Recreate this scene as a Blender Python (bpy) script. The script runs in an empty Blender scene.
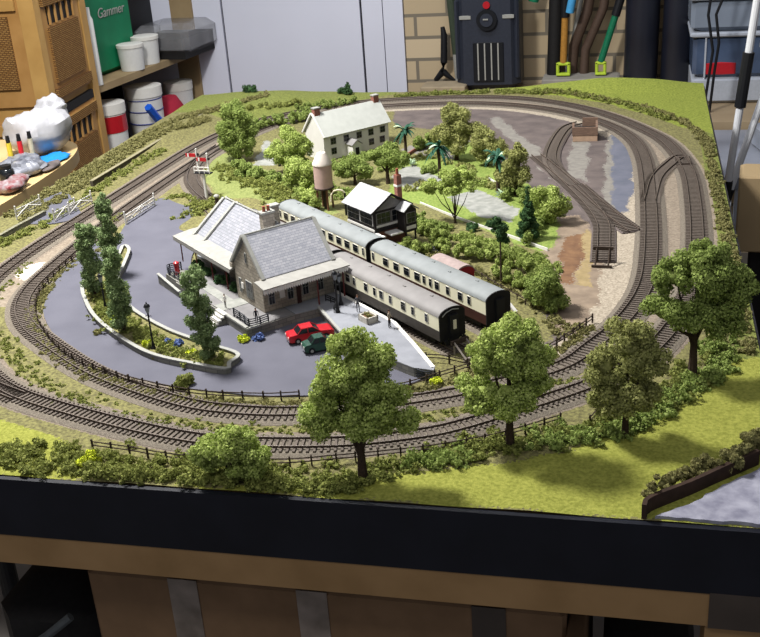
import bpy, bmesh, math, random
import numpy as np
from mathutils import Vector, Matrix, noise
random.seed(7); RNG = np.random.default_rng(11)
C = bpy.context.scene.collection
S = 0.001                      # everything below is written in millimetres
PI = math.pi

# ------------------------------------------------------------ materials
def lin(c):
    return tuple((v/255/12.92 if v/255 <= .04045 else ((v/255+.055)/1.055)**2.4) for v in c[:3]) + (1,)
def M(name, col, rough=.8, var=.12, scale=150, bump=0, spec=.25, metal=0, col2=None, bscale=None, detail=4, alpha=1, trans=0):
    m = bpy.data.materials.new(name); m.use_nodes = True
    nt = m.node_tree; b = nt.nodes['Principled BSDF']
    b.inputs['Roughness'].default_value = rough; b.inputs['Metallic'].default_value = metal
    b.inputs['Specular IOR Level'].default_value = spec
    if alpha < 1: b.inputs['Alpha'].default_value = alpha
    if trans: b.inputs['Transmission Weight'].default_value = trans
    c1 = lin(col)
    if var or col2:
        tc = nt.nodes.new('ShaderNodeTexCoord'); n = nt.nodes.new('ShaderNodeTexNoise')
        n.inputs['Scale'].default_value = scale; n.inputs['Detail'].default_value = detail
        nt.links.new(tc.outputs['Object'], n.inputs['Vector'])
        r = nt.nodes.new('ShaderNodeValToRGB')
        r.color_ramp.elements[0].position = .32; r.color_ramp.elements[1].position = .68
        if col2: a, z = c1, lin(col2)
        else: a, z = tuple(v*(1-var) for v in c1[:3])+(1,), tuple(min(1, v*(1+var)) for v in c1[:3])+(1,)
        r.color_ramp.elements[0].color = a; r.color_ramp.elements[1].color = z
        nt.links.new(n.outputs['Fac'], r.inputs['Fac']); nt.links.new(r.outputs['Color'], b.inputs['Base Color'])
    else: b.inputs['Base Color'].default_value = c1
    if bump:
        tc = nt.nodes.new('ShaderNodeTexCoord'); n2 = nt.nodes.new('ShaderNodeTexNoise'); n2.inputs['Scale'].default_value = bscale or scale*2
        n2.inputs['Detail'].default_value = 3
        nt.links.new(tc.outputs['Object'], n2.inputs['Vector'])
        bp = nt.nodes.new('ShaderNodeBump'); bp.inputs['Strength'].default_value = min(1, bump); bp.inputs['Distance'].default_value = .001*max(1, bump)
        nt.links.new(n2.outputs['Fac'], bp.inputs['Height']); nt.links.new(bp.outputs['Normal'], b.inputs['Normal'])
    return m
def MB_(name, c1, c2, mortar, bw, bh, mode='xy', ms=.03, rough=.85, msize=None, bump=.5):
    """coursed masonry, slates or boards: brick texture on object coordinates"""
    m = bpy.data.materials.new(name); m.use_nodes = True; nt = m.node_tree; b = nt.nodes['Principled BSDF']
    b.inputs['Roughness'].default_value = rough; b.inputs['Specular IOR Level'].default_value = .2
    tc = nt.nodes.new('ShaderNodeTexCoord'); sp = nt.nodes.new('ShaderNodeSeparateXYZ'); cb = nt.nodes.new('ShaderNodeCombineXYZ')
    nt.links.new(tc.outputs['Object'], sp.inputs[0])
    if mode == 'xy':
        ad = nt.nodes.new('ShaderNodeMath'); ad.operation = 'ADD'
        nt.links.new(sp.outputs[0], ad.inputs[0]); nt.links.new(sp.outputs[1], ad.inputs[1]); nt.links.new(ad.outputs[0], cb.inputs[0])
    else: nt.links.new(sp.outputs[0 if mode == 'x' else 1], cb.inputs[0])
    nt.links.new(sp.outputs[2], cb.inputs[1])
    t = nt.nodes.new('ShaderNodeTexBrick'); t.inputs['Scale'].default_value = 1
    t.inputs['Brick Width'].default_value = bw*S; t.inputs['Row Height'].default_value = bh*S
    t.inputs['Mortar Size'].default_value = (msize if msize is not None else bh*ms*2)*S
    t.inputs['Color1'].default_value = lin(c1); t.inputs['Color2'].default_value = lin(c2); t.inputs['Mortar'].default_value = lin(mortar)
    nt.links.new(cb.outputs[0], t.inputs['Vector']); nt.links.new(t.outputs['Color'], b.inputs['Base Color'])
    return m

# ------------------------------------------------------------ mesh builder
class MB:
    def __init__(s): s.v = []; s.f = []; s.m = []; s.mi = 0
    def add(s, vs, fs):
        o = len(s.v); s.v += [tuple(v) for v in vs]
        for f in fs: s.f.append([i+o for i in f]); s.m.append(s.mi)
        return s
    def box(s, cx, cy, cz, sx, sy, sz, rot=0, bev=0):
        x, y, z = sx/2, sy/2, sz/2; cr, sr = math.cos(rot), math.sin(rot)
        if bev:
            b = bev; ring = [(-x+b, -y), (x-b, -y), (x, -y+b), (x, y-b), (x-b, y), (-x+b, y), (-x, y-b), (-x, -y+b)]
            k = 1-b/min(x, y); vs = []
            for zz, q in ((-z, k), (-z+b, 1), (z-b, 1), (z, k)): vs += [(px*q, py*q, zz) for px, py in ring]
            fs = [list(range(7, -1, -1)), list(range(24, 32))]
            for j in range(3):
                for i in range(8): fs.append([j*8+i, j*8+(i+1) % 8, j*8+8+(i+1) % 8, j*8+8+i])
        else:
            vs = [(-x, -y, -z), (x, -y, -z), (x, y, -z), (-x, y, -z), (-x, -y, z), (x, -y, z), (x, y, z), (-x, y, z)]
            fs = [[3, 2, 1, 0], [4, 5, 6, 7], [0, 1, 5, 4], [1, 2, 6, 5], [2, 3, 7, 6], [3, 0, 4, 7]]
        return s.add([(cx+a*cr-b_*sr, cy+a*sr+b_*cr, cz+c_) for a, b_, c_ in vs], fs)
    def bx(s, x0, x1, y0, y1, z0, z1): return s.box((x0+x1)/2, (y0+y1)/2, (z0+z1)/2, x1-x0, y1-y0, z1-z0)
    def prism(s, poly, z0, z1):
        a = sum(poly[i][0]*poly[(i+1) % len(poly)][1]-poly[(i+1) % len(poly)][0]*poly[i][1] for i in range(len(poly)))
        if a < 0: poly = poly[::-1]
        n = len(poly); vs = [(p[0], p[1], z0) for p in poly]+[(p[0], p[1], z1) for p in poly]
        return s.add(vs, [list(range(n-1, -1, -1)), list(range(n, 2*n))]+[[i, (i+1) % n, n+(i+1) % n, n+i] for i in range(n)])
    def ext(s, prof, axis, a, b):
        """profile of (u,z) pairs extruded along x or y"""
        n = len(prof); f = (lambda t, p: (t, p[0], p[1])) if axis == 'x' else (lambda t, p: (p[0], t, p[1]))
        vs = [f(a, p) for p in prof]+[f(b, p) for p in prof]
        return s.add(vs, [list(range(n-1, -1, -1)), list(range(n, 2*n))]+[[i, (i+1) % n, n+(i+1) % n, n+i] for i in range(n)])
    def slab(s, pts, t):
        P = [Vector(p) for p in pts]; n = (P[1]-P[0]).cross(P[2]-P[0]).normalized()*t; k = len(P)
        vs = P+[p+n for p in P]
        return s.add(vs, [list(range(k-1, -1, -1)), list(range(k, 2*k))]+[[i, (i+1) % k, k+(i+1) % k, k+i] for i in range(k)])
    def tube(s, pts, r, n=8, cap=True):
        P = [Vector(p) for p in pts]; R = r if isinstance(r, (list, tuple)) else [r]*len(P); vs = []
        for i, p in enumerate(P):
            d = (P[min(i+1, len(P)-1)]-P[max(i-1, 0)]).normalized()
            up = Vector((0, 0, 1)) if abs(d.z) < .9 else Vector((1, 0, 0))
            a = d.cross(up).normalized(); b = a.cross(d).normalized()
            for k in range(n):
                t = 2*PI*k/n; vs.append(p+(a*math.cos(t)+b*math.sin(t))*R[i])
        fs = [[i*n+k, i*n+(k+1) % n, (i+1)*n+(k+1) % n, (i+1)*n+k] for i in range(len(P)-1) for k in range(n)]
        if cap: fs += [list(range(n-1, -1, -1)), [(len(P)-1)*n+k for k in range(n)]]
        return s.add(vs, fs)
    def cyl(s, x, y, z0, z1, r, r1=None, n=16): return s.tube([(x, y, z0), (x, y, z1)], [r, r if r1 is None else r1], n)
    def lathe(s, prof, x=0, y=0, n=20):
        return s.tube([(x, y, z) for r, z in prof], [max(r, .01) for r, z in prof], n)
    def ball(s, x, y, z, rx, ry=None, rz=None, seg=12, rings=8):
        ry = ry or rx; rz = rz or rx; vs = [(x, y, z-rz)]
        for j in range(1, rings):
            a = PI*j/rings-PI/2
            vs += [(x+rx*math.cos(a)*math.cos(2*PI*k/seg), y+ry*math.cos(a)*math.sin(2*PI*k/seg), z+rz*math.sin(a)) for k in range(seg)]
        vs.append((x, y, z+rz)); L = len(vs)-1
        fs = [[0, 1+(k+1) % seg, 1+k] for k in range(seg)]+[[L, L-seg+k, L-seg+(k+1) % seg] for k in range(seg)]
        for j in range(rings-2):
            for k in range(seg): a = 1+j*seg; fs.append([a+k, a+(k+1) % seg, a+seg+(k+1) % seg, a+seg+k])
        return s.add(vs, fs)
    def build(s, name, mats, parent=None, smooth=False):
        if not isinstance(mats, (list, tuple)): mats = [mats]
        me = bpy.data.meshes.new(name); me.from_pydata([(a*S, b*S, c*S) for a, b, c in s.v], [], s.f); me.update()
        for m in mats: me.materials.append(m)
        if len(mats) > 1: me.polygons.foreach_set('material_index', s.m)
        bm = bmesh.new(); bm.from_mesh(me); bmesh.ops.recalc_face_normals(bm, faces=bm.faces); bm.to_mesh(me); bm.free()
        if smooth:
            me.polygons.foreach_set('use_smooth', [True]*len(me.polygons)); me.set_sharp_from_angle(angle=math.radians(40))
        o = bpy.data.objects.new(name, me); C.objects.link(o); o.parent = parent
        return o

def place(o, x, y, z=0, rot=0): o.location = (x*S, y*S, z*S); o.rotation_euler = (0, 0, rot); return o
def tag(o, label, cat, group=None, kind=None):
    o['label'] = label; o['category'] = cat
    if group: o['group'] = group
    if kind: o['kind'] = kind
    return o
def thing(name, label, cat, x, y, z=0, rot=0, group=None):
    o = bpy.data.objects.new(name, None); C.objects.link(o); o.empty_display_size = .01
    return tag(place(o, x, y, z, rot), label, cat, group)
def struct(o): o['kind'] = 'structure'; return o
def copy_tree(o, parent=None):
    c = o.copy(); C.objects.link(c); c.parent = parent
    for ch in [q for q in bpy.data.objects if q.parent == o]: copy_tree(ch, c)
    return c

# ------------------------------------------------------------ curves
def spline(P, step=4, closed=False):
    P = [np.array(p, float) for p in P]; n = len(P); out = []
    rng = range(n) if closed else range(n-1)
    for i in rng:
        p0 = P[(i-1) % n] if closed or i > 0 else 2*P[0]-P[1]
        p1, p2 = P[i], P[(i+1) % n]
        p3 = P[(i+2) % n] if closed or i+2 < n else 2*P[-1]-P[-2]
        k = max(2, int(np.linalg.norm(p2-p1)/step))
        for j in range(k):
            t = j/k; out.append(.5*((2*p1)+(-p0+p2)*t+(2*p0-5*p1+4*p2-p3)*t*t+(-p0+3*p1-3*p2+p3)*t**3))
    if not closed: out.append(P[-1])
    return np.array(out)
def smooth_closed(P, step, it):
    Q = spline(P, step, True)
    for _ in range(it): Q = (np.roll(Q, 1, 0)+2*Q+np.roll(Q, -1, 0))/4
    return Q
def normals(Q, closed):
    d = (np.roll(Q, -1, 0)-np.roll(Q, 1, 0)) if closed else np.gradient(Q, axis=0)
    d = d/np.linalg.norm(d, axis=1)[:, None]; return np.stack([-d[:, 1], d[:, 0]], 1)
def sweep(mb, Q, nrm, prof, closed=False, z=None):
    """sweep closed profile (offset, z) along path"""
    n = len(Q); k = len(prof); vs = []
    for i in range(n):
        zz = 0 if z is None else z[i]
        vs += [(Q[i, 0]+nrm[i, 0]*o, Q[i, 1]+nrm[i, 1]*o, h+zz) for o, h in prof]
    fs = [[i*k+j, i*k+(j+1) % k, ((i+1) % n)*k+(j+1) % k, ((i+1) % n)*k+j] for i in range(n if closed else n-1) for j in range(k)]
    if not closed: fs += [list(range(k)), [(n-1)*k+j for j in range(k-1, -1, -1)]]
    mb.add(vs, fs)
def inpoly(X, Y, poly):
    r = np.zeros(X.shape, bool); n = len(poly); j = n-1
    for i in range(n):
        xi, yi = poly[i]; xj, yj = poly[j]
        if yi != yj: r ^= ((yi > Y) != (yj > Y)) & (X < (xj-xi)*(Y-yi)/(yj-yi)+xi)
        j = i
    return r
def dist_to(X, Y, Q):
    d = np.full(X.shape, 1e9)
    for q in Q[::3]: d = np.minimum(d, (X-q[0])**2+(Y-q[1])**2)
    return np.sqrt(d)

# ------------------------------------------------------------ foliage
def leaf_mesh(name, cl, n, size, mat, sub=18, subr=.34, core=True, squash=1.0):
    """clumpy crown: lobes (x,y,z,rx,ry,rz) covered by smaller tufts covered by small leaves"""
    blobs = []; n = int(n*1.9); size *= .78
    for (x, y, z, rx, ry, rz) in cl:
        d = RNG.normal(size=(sub, 3)); d /= np.linalg.norm(d, axis=1)[:, None]
        q = RNG.uniform(.5, .88, (sub, 1))
        c = d*q*np.array([rx, ry, rz])+np.array([x, y, z]); r = subr*(rx*ry*rz)**(1/3)*RNG.uniform(.7, 1.25, sub)
        blobs += [(c[i], r[i]) for i in range(sub)]
    w = np.array([b[1]**2 for b in blobs]); idx = RNG.choice(len(blobs), n, p=w/w.sum())
    cc = np.array([b[0] for b in blobs])[idx]; rr = np.array([b[1] for b in blobs])[idx]
    d = RNG.normal(size=(n, 3)); d /= np.linalg.norm(d, axis=1)[:, None]
    P = cc+d*(rr*RNG.uniform(.62, 1.3, n))[:, None]
    nn = d*.9+RNG.normal(size=(n, 3))*.55; nn /= np.linalg.norm(nn, axis=1)[:, None]
    a = np.cross(nn, RNG.normal(size=(n, 3))); a /= np.linalg.norm(a, axis=1)[:, None]; b = np.cross(nn, a)
    s = (size*RNG.uniform(.6, 1.3, n))[:, None]
    V = np.stack([P-a*s-b*s*.6, P+a*s-b*s*.6, P+a*s*.3+b*s, P-a*s*.7+b*s*.8], 1).reshape(-1, 3)
    F = np.arange(4*n).reshape(-1, 4)
    vs, fs = [V], [F]; off = 4*n
    if core:
        for (x, y, z, rx, ry, rz) in cl:
            m = MB().ball(x, y, z, rx*.36, ry*.36, rz*.36, 8, 5)
            vs.append(np.array(m.v)); fs.append((m.f, off)); off += len(m.v)
    V = np.concatenate(vs)*S
    me = bpy.data.meshes.new(name)
    loops = [fs[0].reshape(-1)]; starts = np.arange(0, 4*n, 4).tolist(); tot = 4*n
    for g in fs[1:]:
        for f in g[0]:
            starts.append(tot); loops.append(np.array(f)+g[1]); tot += len(f)
    loops = np.concatenate(loops)
    me.vertices.add(len(V)); me.vertices.foreach_set('co', V.reshape(-1).astype(np.float32))
    me.loops.add(len(loops)); me.loops.foreach_set('vertex_index', loops.astype(np.int32))
    me.polygons.add(len(starts)); me.polygons.foreach_set('loop_start', np.array(starts, np.int32))
    me.update(calc_edges=True); me.validate(); me.materials.append(mat)
    return me
def leaf_obj(name, cl, n, size, mat, parent=None, **k):
    o = bpy.data.objects.new(name, leaf_mesh(name, cl, n, size, mat, **k)); C.objects.link(o); o.parent = parent; return o
def scrub(name, label, paths, width, step, r, mat, size=1.5, dens=1.0, zf=0, cat='undergrowth', flat=.7, sub=7):
    """loose planting along paths: nobody could count it"""
    cl = []
    for P in paths:
        Q = spline(P, 5)
        L = np.linalg.norm(np.diff(Q, axis=0), axis=1).sum(); k = int(L/step)
        for _ in range(k):
            q = Q[RNG.integers(len(Q))]; x = q[0]+RNG.normal()*width/2; y = q[1]+RNG.normal()*width/2
            if not (-1196 < x < -4 and 4 < y < 1716): continue
            rr = RNG.uniform(.6, 1.3)*r; z = HT(x, y)+zf
            cl.append((x, y, z+rr*flat*.5, rr, rr, rr*flat))
    n = int(sum(c[3]**2 for c in cl)*dens/(size*size)*2.6)
    o = leaf_obj(name, cl, n, size, mat, sub=sub, core=True)
    return tag(o, label, cat, kind='stuff')

# ------------------------------------------------------------ places measured on the board (mm; origin at the front right corner)
W_, D_ = 1200, 1720
INNER = [(-213,276),(-307,211),(-343,193),(-415,163),(-489,145),(-550,145),(-610,156),(-733,212),(-837,287),(-905,347),(-945,410),(-964,476),(-972,560),(-978,650),(-981,788),(-978,948),(-972,1100),(-960,1220),(-932,1340),(-890,1440),(-790,1520),(-700,1560),(-528,1578),(-400,1550),(-290,1480),(-205,1380),(-150,1260),(-126,1113),(-117,882),(-116,655),(-124,509),(-152,398),(-184,330)]
OUTER = [(-179,238),(-300,137),(-338,116),(-400,94),(-463,84),(-530,80),(-593,88),(-710,121),(-830,170),(-930,262),(-1005,380),(-1036,480),(-1045,590),(-1040,771),(-1034,920),(-1028,1064),(-1018,1230),(-985,1380),(-905,1500),(-800,1590),(-693,1625),(-537,1640),(-400,1618),(-290,1550),(-200,1450),(-130,1330),(-85,1220),(-55,1050),(-50,883),(-53,699),(-63,540),(-85,420),(-125,310)]
QI = smooth_closed(INNER, 4, 40); QO = smooth_closed(OUTER, 4, 40)
A0 = np.array([-303.8, 354.6]); DS = np.array([.7271, -.6865]); DT = np.array([.6865, .7271]); ANG = math.atan2(-.6865, .7271)
def ST(s, t): return tuple(A0+DS*s+DT*t)
def stline(pts): return [ST(*p) for p in pts]
PLATLINE_R = stline([(24, 18), (-120, 18), (-260, 18), (-400, 18), (-520, 18)])+[(-780,800),(-860,880),(-930,985),(-965,1110),(-968,1230)]
PLATLINE_N = stline([(12, -50), (-120, -50), (-260, -50), (-400, -50), (-500, -50), (-560, -44), (-620, -28)])+[(-812,790),(-875,880)]

def sm(a, b, x): t = np.clip((x-a)/(b-a), 0, 1); return t*t*(3-2*t)
def hfun(X, Y, dl):
    h = np.full(X.shape, -1.2)
    g = lambda cx, cy, rx, ry: np.exp(-((X-cx)/rx)**2-((Y-cy)/ry)**2)
    k = sm(36, 90, dl)
    h += 24*g(-200, 1730, 190, 75)*k+16*g(-1010, 1640, 160, 120)*k + 14*g(-1120, 1350, 60, 200)*k
    h += 16*g(-760, 900, 70, 140)*sm(30, 80, dl)
    h += (np.sin(X*.05)+np.sin(Y*.043+X*.02))*.5*k
    return h
def HT(x, y):
    X = np.array([float(x)]); Y = np.array([float(y)])
    d = np.sqrt(min(((QI-[x, y])**2).sum(1).min(), ((QO-[x, y])**2).sum(1).min()))
    return float(hfun(X, Y, np.array([d]))[0])

# ------------------------------------------------------------ shared materials
m_verge = M('verge_turf', (82,78,52), .95, scale=260, detail=9, col2=(132,128,80), bump=1, bscale=700)
m_moss = M('moss_turf', (80,88,40), .95, scale=260, detail=9, col2=(126,132,66), bump=1, bscale=700)
m_hill = M('hill_turf', (98,110,40), .95, scale=260, detail=9, col2=(138,146,62), bump=1, bscale=700)
m_lime = M('spilt_lime', (214,206,194), .95, var=.05, scale=200, bump=1)
m_field = M('bright_turf', (114,118,44), .95, scale=300, detail=9, col2=(150,152,70), bump=1, bscale=900)
m_ballast = M('brown_ballast', (96,86,76), .95, scale=500, col2=(138,126,112), bump=1, bscale=900)
m_tan = M('tan_ballast', (118,106,92), .95, scale=260, detail=8, col2=(148,136,120), bump=1, bscale=900)
m_pale = M('pale_ballast', (132,122,106), .95, scale=420, detail=6, col2=(182,170,152), bump=1, bscale=900)
m_yard = M('yard_cinders', (84,76,74), .9, scale=30, detail=9, col2=(104,94,90), bump=.5, bscale=900)
m_strip = M('pale_yard_strip', (114,110,104), .9, scale=90, detail=8, col2=(130,126,118), bump=.3)
m_blue = M('blue_grey_yard_strip', (86,90,102), .6, scale=30, col2=(100,102,114), bump=.3)
m_soil = M('orange_soil', (98,72,54), .95, scale=60, detail=9, col2=(122,92,66), bump=1)
m_sand = M('yellow_sand', (132,116,82), .95, scale=80, detail=9, col2=(152,134,98), bump=.6)
m_earth = M('pale_earth', (116,102,88), .95, scale=50, detail=9, col2=(142,126,108), bump=.8)
m_path = M('grey_path', (124,126,120), .9, scale=80, detail=8, col2=(152,152,146), bump=.4)
m_lawn = M('garden_lawn', (98,118,50), .95, scale=260, detail=9, col2=(138,152,78), bump=1, bscale=900)
m_meadow = M('meadow_turf', (98,108,58), .95, scale=260, detail=9, col2=(138,144,86), bump=1, bscale=900)
m_tarmac = M('tarmac', (86,86,96), .85, scale=20, col2=(94,94,104), bump=.35, bscale=1500)
m_black = M('black_paint', (20,22,30), .45, var=.2, scale=20, bump=.25, bscale=60)
m_steel = M('rail_steel', (130,120,112), .38, var=.1, metal=.7)
m_rust = M('rail_rust', (72,60,54), .8, var=.2)
m_sleeper = M('sleeper_brown', (98,89,81), .85, var=.2, scale=300)
m_stone = MB_('station_stone', (158,150,136), (132,124,112), (108,102,92), 9, 4.5)
m_wallstone = MB_('kerb_stone', (128,126,118), (104,104,100), (84,84,82), 12, 5)
m_cope = M('pale_coping', (148,148,142), .8, var=.08, scale=200)
m_slate_x = MB_('slates_ridge_along_track', (150,150,156), (132,134,140), (104,106,112), 6, 2.6, 'x')  # wing slates coloured darker to offset the lamp this slope faces
m_slate_y = MB_('slates_ridge_across_track', (176,176,182), (154,156,164), (120,122,130), 6, 2.6, 'y')  # same slates, brighter light on the gable block put into the colour
m_canopy = M('canopy_boards', (146,144,138), .8, var=.08, scale=120)
m_glass = M('dark_glass', (22,26,30), .15, var=0, spec=.5)
m_white = M('white_paint', (204,202,196), .6, var=.04, scale=60)
m_cream = M('cream_paint', (218,214,188), .5, var=.04, scale=60)
m_brown = M('coach_brown', (58,34,30), .5, var=.15)
m_dark = M('black_underframe', (26,25,25), .7, var=.2)
m_croof = M('coach_roof_grey', (126,130,130), .6, var=.08, scale=60)
m_iron = M('black_iron', (24,25,28), .5, var=.1)
m_post = M('weathered_fence_wood', (58,48,40), .9, var=.25, scale=300)
m_trunk = M('tree_bark', (58,46,36), .95, var=.3, scale=300, bump=1)
def ML(name, c1, c2, sc=260):
    m = M(name, c1, .9, scale=sc, col2=c2, spec=.1); nt = m.node_tree; b = nt.nodes['Principled BSDF']; out = nt.nodes['Material Output']
    tr = nt.nodes.new('ShaderNodeBsdfTranslucent'); mx = nt.nodes.new('ShaderNodeMixShader'); mx.inputs[0].default_value = .3
    nt.links.new(b.inputs['Base Color'].links[0].from_socket, tr.inputs['Color']); nt.links.new(b.outputs[0], mx.inputs[1]); nt.links.new(tr.outputs[0], mx.inputs[2]); nt.links.new(mx.outputs[0], out.inputs['Surface'])
    return m
m_leafA = ML('leaf_bright', (134,154,68), (196,208,128), 320)
m_leafB = ML('leaf_mid', (108,128,60), (164,178,104), 320)
m_leafC = ML('leaf_olive', (124,130,72), (178,178,116), 320)
m_leafD = ML('leaf_dark', (48,78,50), (84,112,70))
m_leafP = ML('leaf_poplar', (84,108,62), (160,178,126), 420)
m_scrub = ML('scrub_green', (102,112,54), (158,162,92))
m_scrub2 = ML('scrub_dry', (110,110,68), (156,150,100))
m_hedge = ML('hedge_green', (118,136,64), (172,184,108))
m_yellow = M('yellow_flowers', (176,190,40), .9, scale=200, col2=(206,214,66))
m_bluefl = M('blue_flowers', (70,90,140), .9, scale=300, col2=(110,130,180))
m_flock = M('pale_yucca', (190,210,180), .8, var=.1)
m_palm = M('palm_frond', (20,56,42), .7, scale=300, col2=(48,96,74))
m_brick = MB_('red_brick', (140,88,74), (118,72,62), (150,130,116), 3.4, 1.3)
m_red = M('red_paint', (170,26,36), .3, var=.05, spec=.5)
# ============================================================ THE BOARD
# terrain sheet with its ground covers
STEP = 2.0
xs = np.linspace(-W_, 0, int(W_/STEP)+1); ys = np.linspace(0, D_, int(D_/STEP)+1)
X, Y = np.meshgrid(xs, ys); DI = dist_to(X, Y, QI); DO = dist_to(X, Y, QO); H = hfun(X, Y, np.minimum(DI, DO))
cx = (X[:-1, :-1]+X[1:, 1:])/2; cy = (Y[:-1, :-1]+Y[1:, 1:])/2; di = DI[:-1, :-1]; do = DO[:-1, :-1]
wx = cx+3*np.sin(cy*.05+np.sin(cx*.07)*2)+1.5*np.sin(cy*.13+cx*.1)+RNG.normal(size=cx.shape)*1.6
wy = cy+3*np.sin(cx*.06+np.sin(cy*.06)*2)+1.5*np.sin(cx*.12-cy*.1)+RNG.normal(size=cx.shape)*1.6
MI = np.zeros(cx.shape, int)
GM = [m_verge, m_moss, m_field, m_ballast, m_tan, m_pale, m_yard, m_strip, m_blue, m_soil, m_sand, m_earth, m_path, m_lawn, m_meadow, m_hill, m_lime]
mi = {m.name: i for i, m in enumerate(GM)}
def patch(poly, m, cond=None):
    k = inpoly(wx, wy, poly)
    if cond is not None: k &= cond
    MI[k] = mi[m.name]
inI = inpoly(cx, cy, [tuple(q) for q in QI[::4]]); inO = inpoly(cx, cy, [tuple(q) for q in QO[::4]])
patch([(-682,1579),(-552,1590),(-303,1524),(-174,1344),(-125,1113),(-124,696),(-136,508),(-174,368),(-200,326),(-234,336),(-252,468),(-245,572),(-256,713),(-310,934),(-369,1084),(-464,1301),(-532,1344),(-637,1391)], m_yard, inI)
MI[inI & (di < 70) & (cx > -560) & (cy > 330) & ((cx > -260) | (cy > 1400))] = mi[m_yard.name]
band = inI & (wx+0*wy > -400) & (di+2*np.sin(cx*.13)+2*np.sin(cy*.11)+RNG.normal(size=cx.shape)*1.5 < 42) & (cy > 300) & (cx > -420)
MI[band] = mi[m_pale.name]
MI[inI & (di+RNG.normal(size=cx.shape) < 44) & (cx <= -300) & (cx > -720) & (cy > 1400)] = mi[m_pale.name]
patch([(-447,1442),(-428,1459),(-271,1083),(-262,1003),(-282,1003)], m_strip)
patch([(-259,1255),(-229,1254),(-221,979),(-258,1039)], m_strip)
patch([(-196,1283),(-177,1329),(-171,831),(-189,881)], m_strip)
patch([(-190,1329),(-170,1368),(-147,1251),(-142,935),(-151,831),(-172,816)], m_blue)
patch([(-272,691),(-251,805),(-221,806),(-186,694),(-172,506),(-177,442),(-202,366),(-234,378)], m_earth)
patch([(-185,773),(-138,717),(-130,543),(-164,412),(-191,367),(-179,506)], m_pale)
patch([(-241,709),(-210,719),(-208,604),(-216,524),(-232,537)], m_soil)
patch([(-212,754),(-194,711),(-191,518),(-212,524),(-207,604)], m_sand)
patch([(-543,876),(-562,1086),(-458,1262),(-312,962),(-245,758),(-253,670),(-260,641),(-366,741),(-471,851)], m_lawn)
patch([(-565,1016),(-542,1100),(-462,991),(-471,933),(-531,955)], m_path)
patch([(-441,900),(-398,944),(-316,838),(-321,770),(-374,797)], m_path)
patch([(-584,1191),(-532,1344),(-458,1262),(-474,1119)], m_strip)
patch([(-948,1044),(-952,1200),(-716,961),(-604,812),(-656,761),(-745,836),(-818,856)], m_meadow)
patch([(-850,1090),(-884,1276),(-850,1252),(-804,1089)], m_path)
patch([(-470,662),(-360,597),(-220,379),(-240,336),(-308,417),(-409,556)], m_verge)
MI[inO & ~inI & (cy > 400)] = mi[m_tan.name]
MI[(~inO) & (cx > -26)] = mi[m_moss.name]
patch([(-460,1700),(-330,1650),(-200,1560),(-110,1440),(-40,1330),(5,1300),(5,1730),(-460,1730)], m_hill, (do > 42))
patch([(-1210,1730),(-1210,1540),(-1000,1440),(-930,1520),(-700,1700),(-700,1730)], m_moss, (do > 30))
patch([(-560,0),(5,0),(5,330),(-60,300),(-110,190),(-200,100),(-300,62),(-400,20)], m_field)
patch([(-1210,0),(-1210,260),(-900,150),(-800,110),(-680,60),(-650,0)], m_field, do > 45)
MI[(do < 27)] = np.where((cy > 380) & ((cx > -200)), mi[m_tan.name], mi[m_ballast.name])[do < 27]
MI[(di < 24)] = mi[m_ballast.name]
patch([(-1023,516),(-1024,540),(-1003,566),(-995,558),(-985,534),(-986,510),(-997,498)], m_lime, (do > 14) & (di > 14))
ny, nx = X.shape; idx = np.arange(nx*ny).reshape(ny, nx)
V = np.stack([X, Y, H], 2).reshape(-1, 3)*S
F = np.stack([idx[:-1, :-1], idx[:-1, 1:], idx[1:, 1:], idx[1:, :-1]], 2).reshape(-1, 4)
me = bpy.data.meshes.new('layout_ground'); me.vertices.add(len(V)); me.vertices.foreach_set('co', V.reshape(-1))
me.loops.add(F.size); me.loops.foreach_set('vertex_index', F.reshape(-1).astype(np.int32))
me.polygons.add(len(F)); me.polygons.foreach_set('loop_start', np.arange(0, F.size, 4, dtype=np.int32)); me.update(calc_edges=True)
for m in GM: me.materials.append(m)
me.polygons.foreach_set('material_index', MI.reshape(-1).astype(np.int32)); me.polygons.foreach_set('use_smooth', [True]*len(F))
g = bpy.data.objects.new('layout_ground', me); C.objects.link(g); struct(g)

m_pine = M('pine_framing', (132,104,68), .8, scale=14, col2=(150,120,82), bump=.4)
m_card = M('brown_cardboard', (112,88,64), .9, scale=30, col2=(124,98,72), bump=.3)
m_tape = M('brown_parcel_tape', (80,70,60), .4, scale=22, col2=(146,134,124), spec=.7, bump=1, bscale=30)  # pale noise patches paint the glossy sheen into the tape colour
m_dtape = M('dark_parcel_tape', (62,54,48), .35, var=.15, scale=20, spec=.5)
t = thing('baseboard', 'rectangular black-sided baseboard carrying the whole model railway', 'board', -600, 860)
MB().bx(-603, 603, -866, -860, -68, -2.4).build('front_fascia', m_black, t)
MB().bx(600.2, 603, -859.9, 866, -68, -2.4).build('side_fascia', m_black, t)
MB().bx(-603, -600.2, -859.9, 866, -68, -2.4).build('side_fascia', m_black, t)
MB().bx(-600, 600, 862, 866, -68, -2.4).build('back_fascia', m_black, t)
MB().bx(-600, 600, -859.8, 861.8, -16, -5).build('plywood_top', m_pine, t)
t = thing('table_frame', 'pale timber trestle frame under the black front of the layout', 'table', -600, 860)
MB().bx(-610, 600, -865, -840, -103, -68.5).build('front_rail', m_pine, t)
MB().bx(-610, 612, 846, 868, -103, -68.5).build('back_rail', m_pine, t)
for lx, ly in ((532, -862), (-612, -839.5), (532, 800), (-612, 800)):
    MB().bx(lx, lx+46, ly, ly+46, -850, -68.5 if ly > 0 else -103.5).build('leg', m_pine, t)
MB().bx(-567, 532, -846, -820, -136, -104).build('lower_rail', m_pine, t) if False else None
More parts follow.
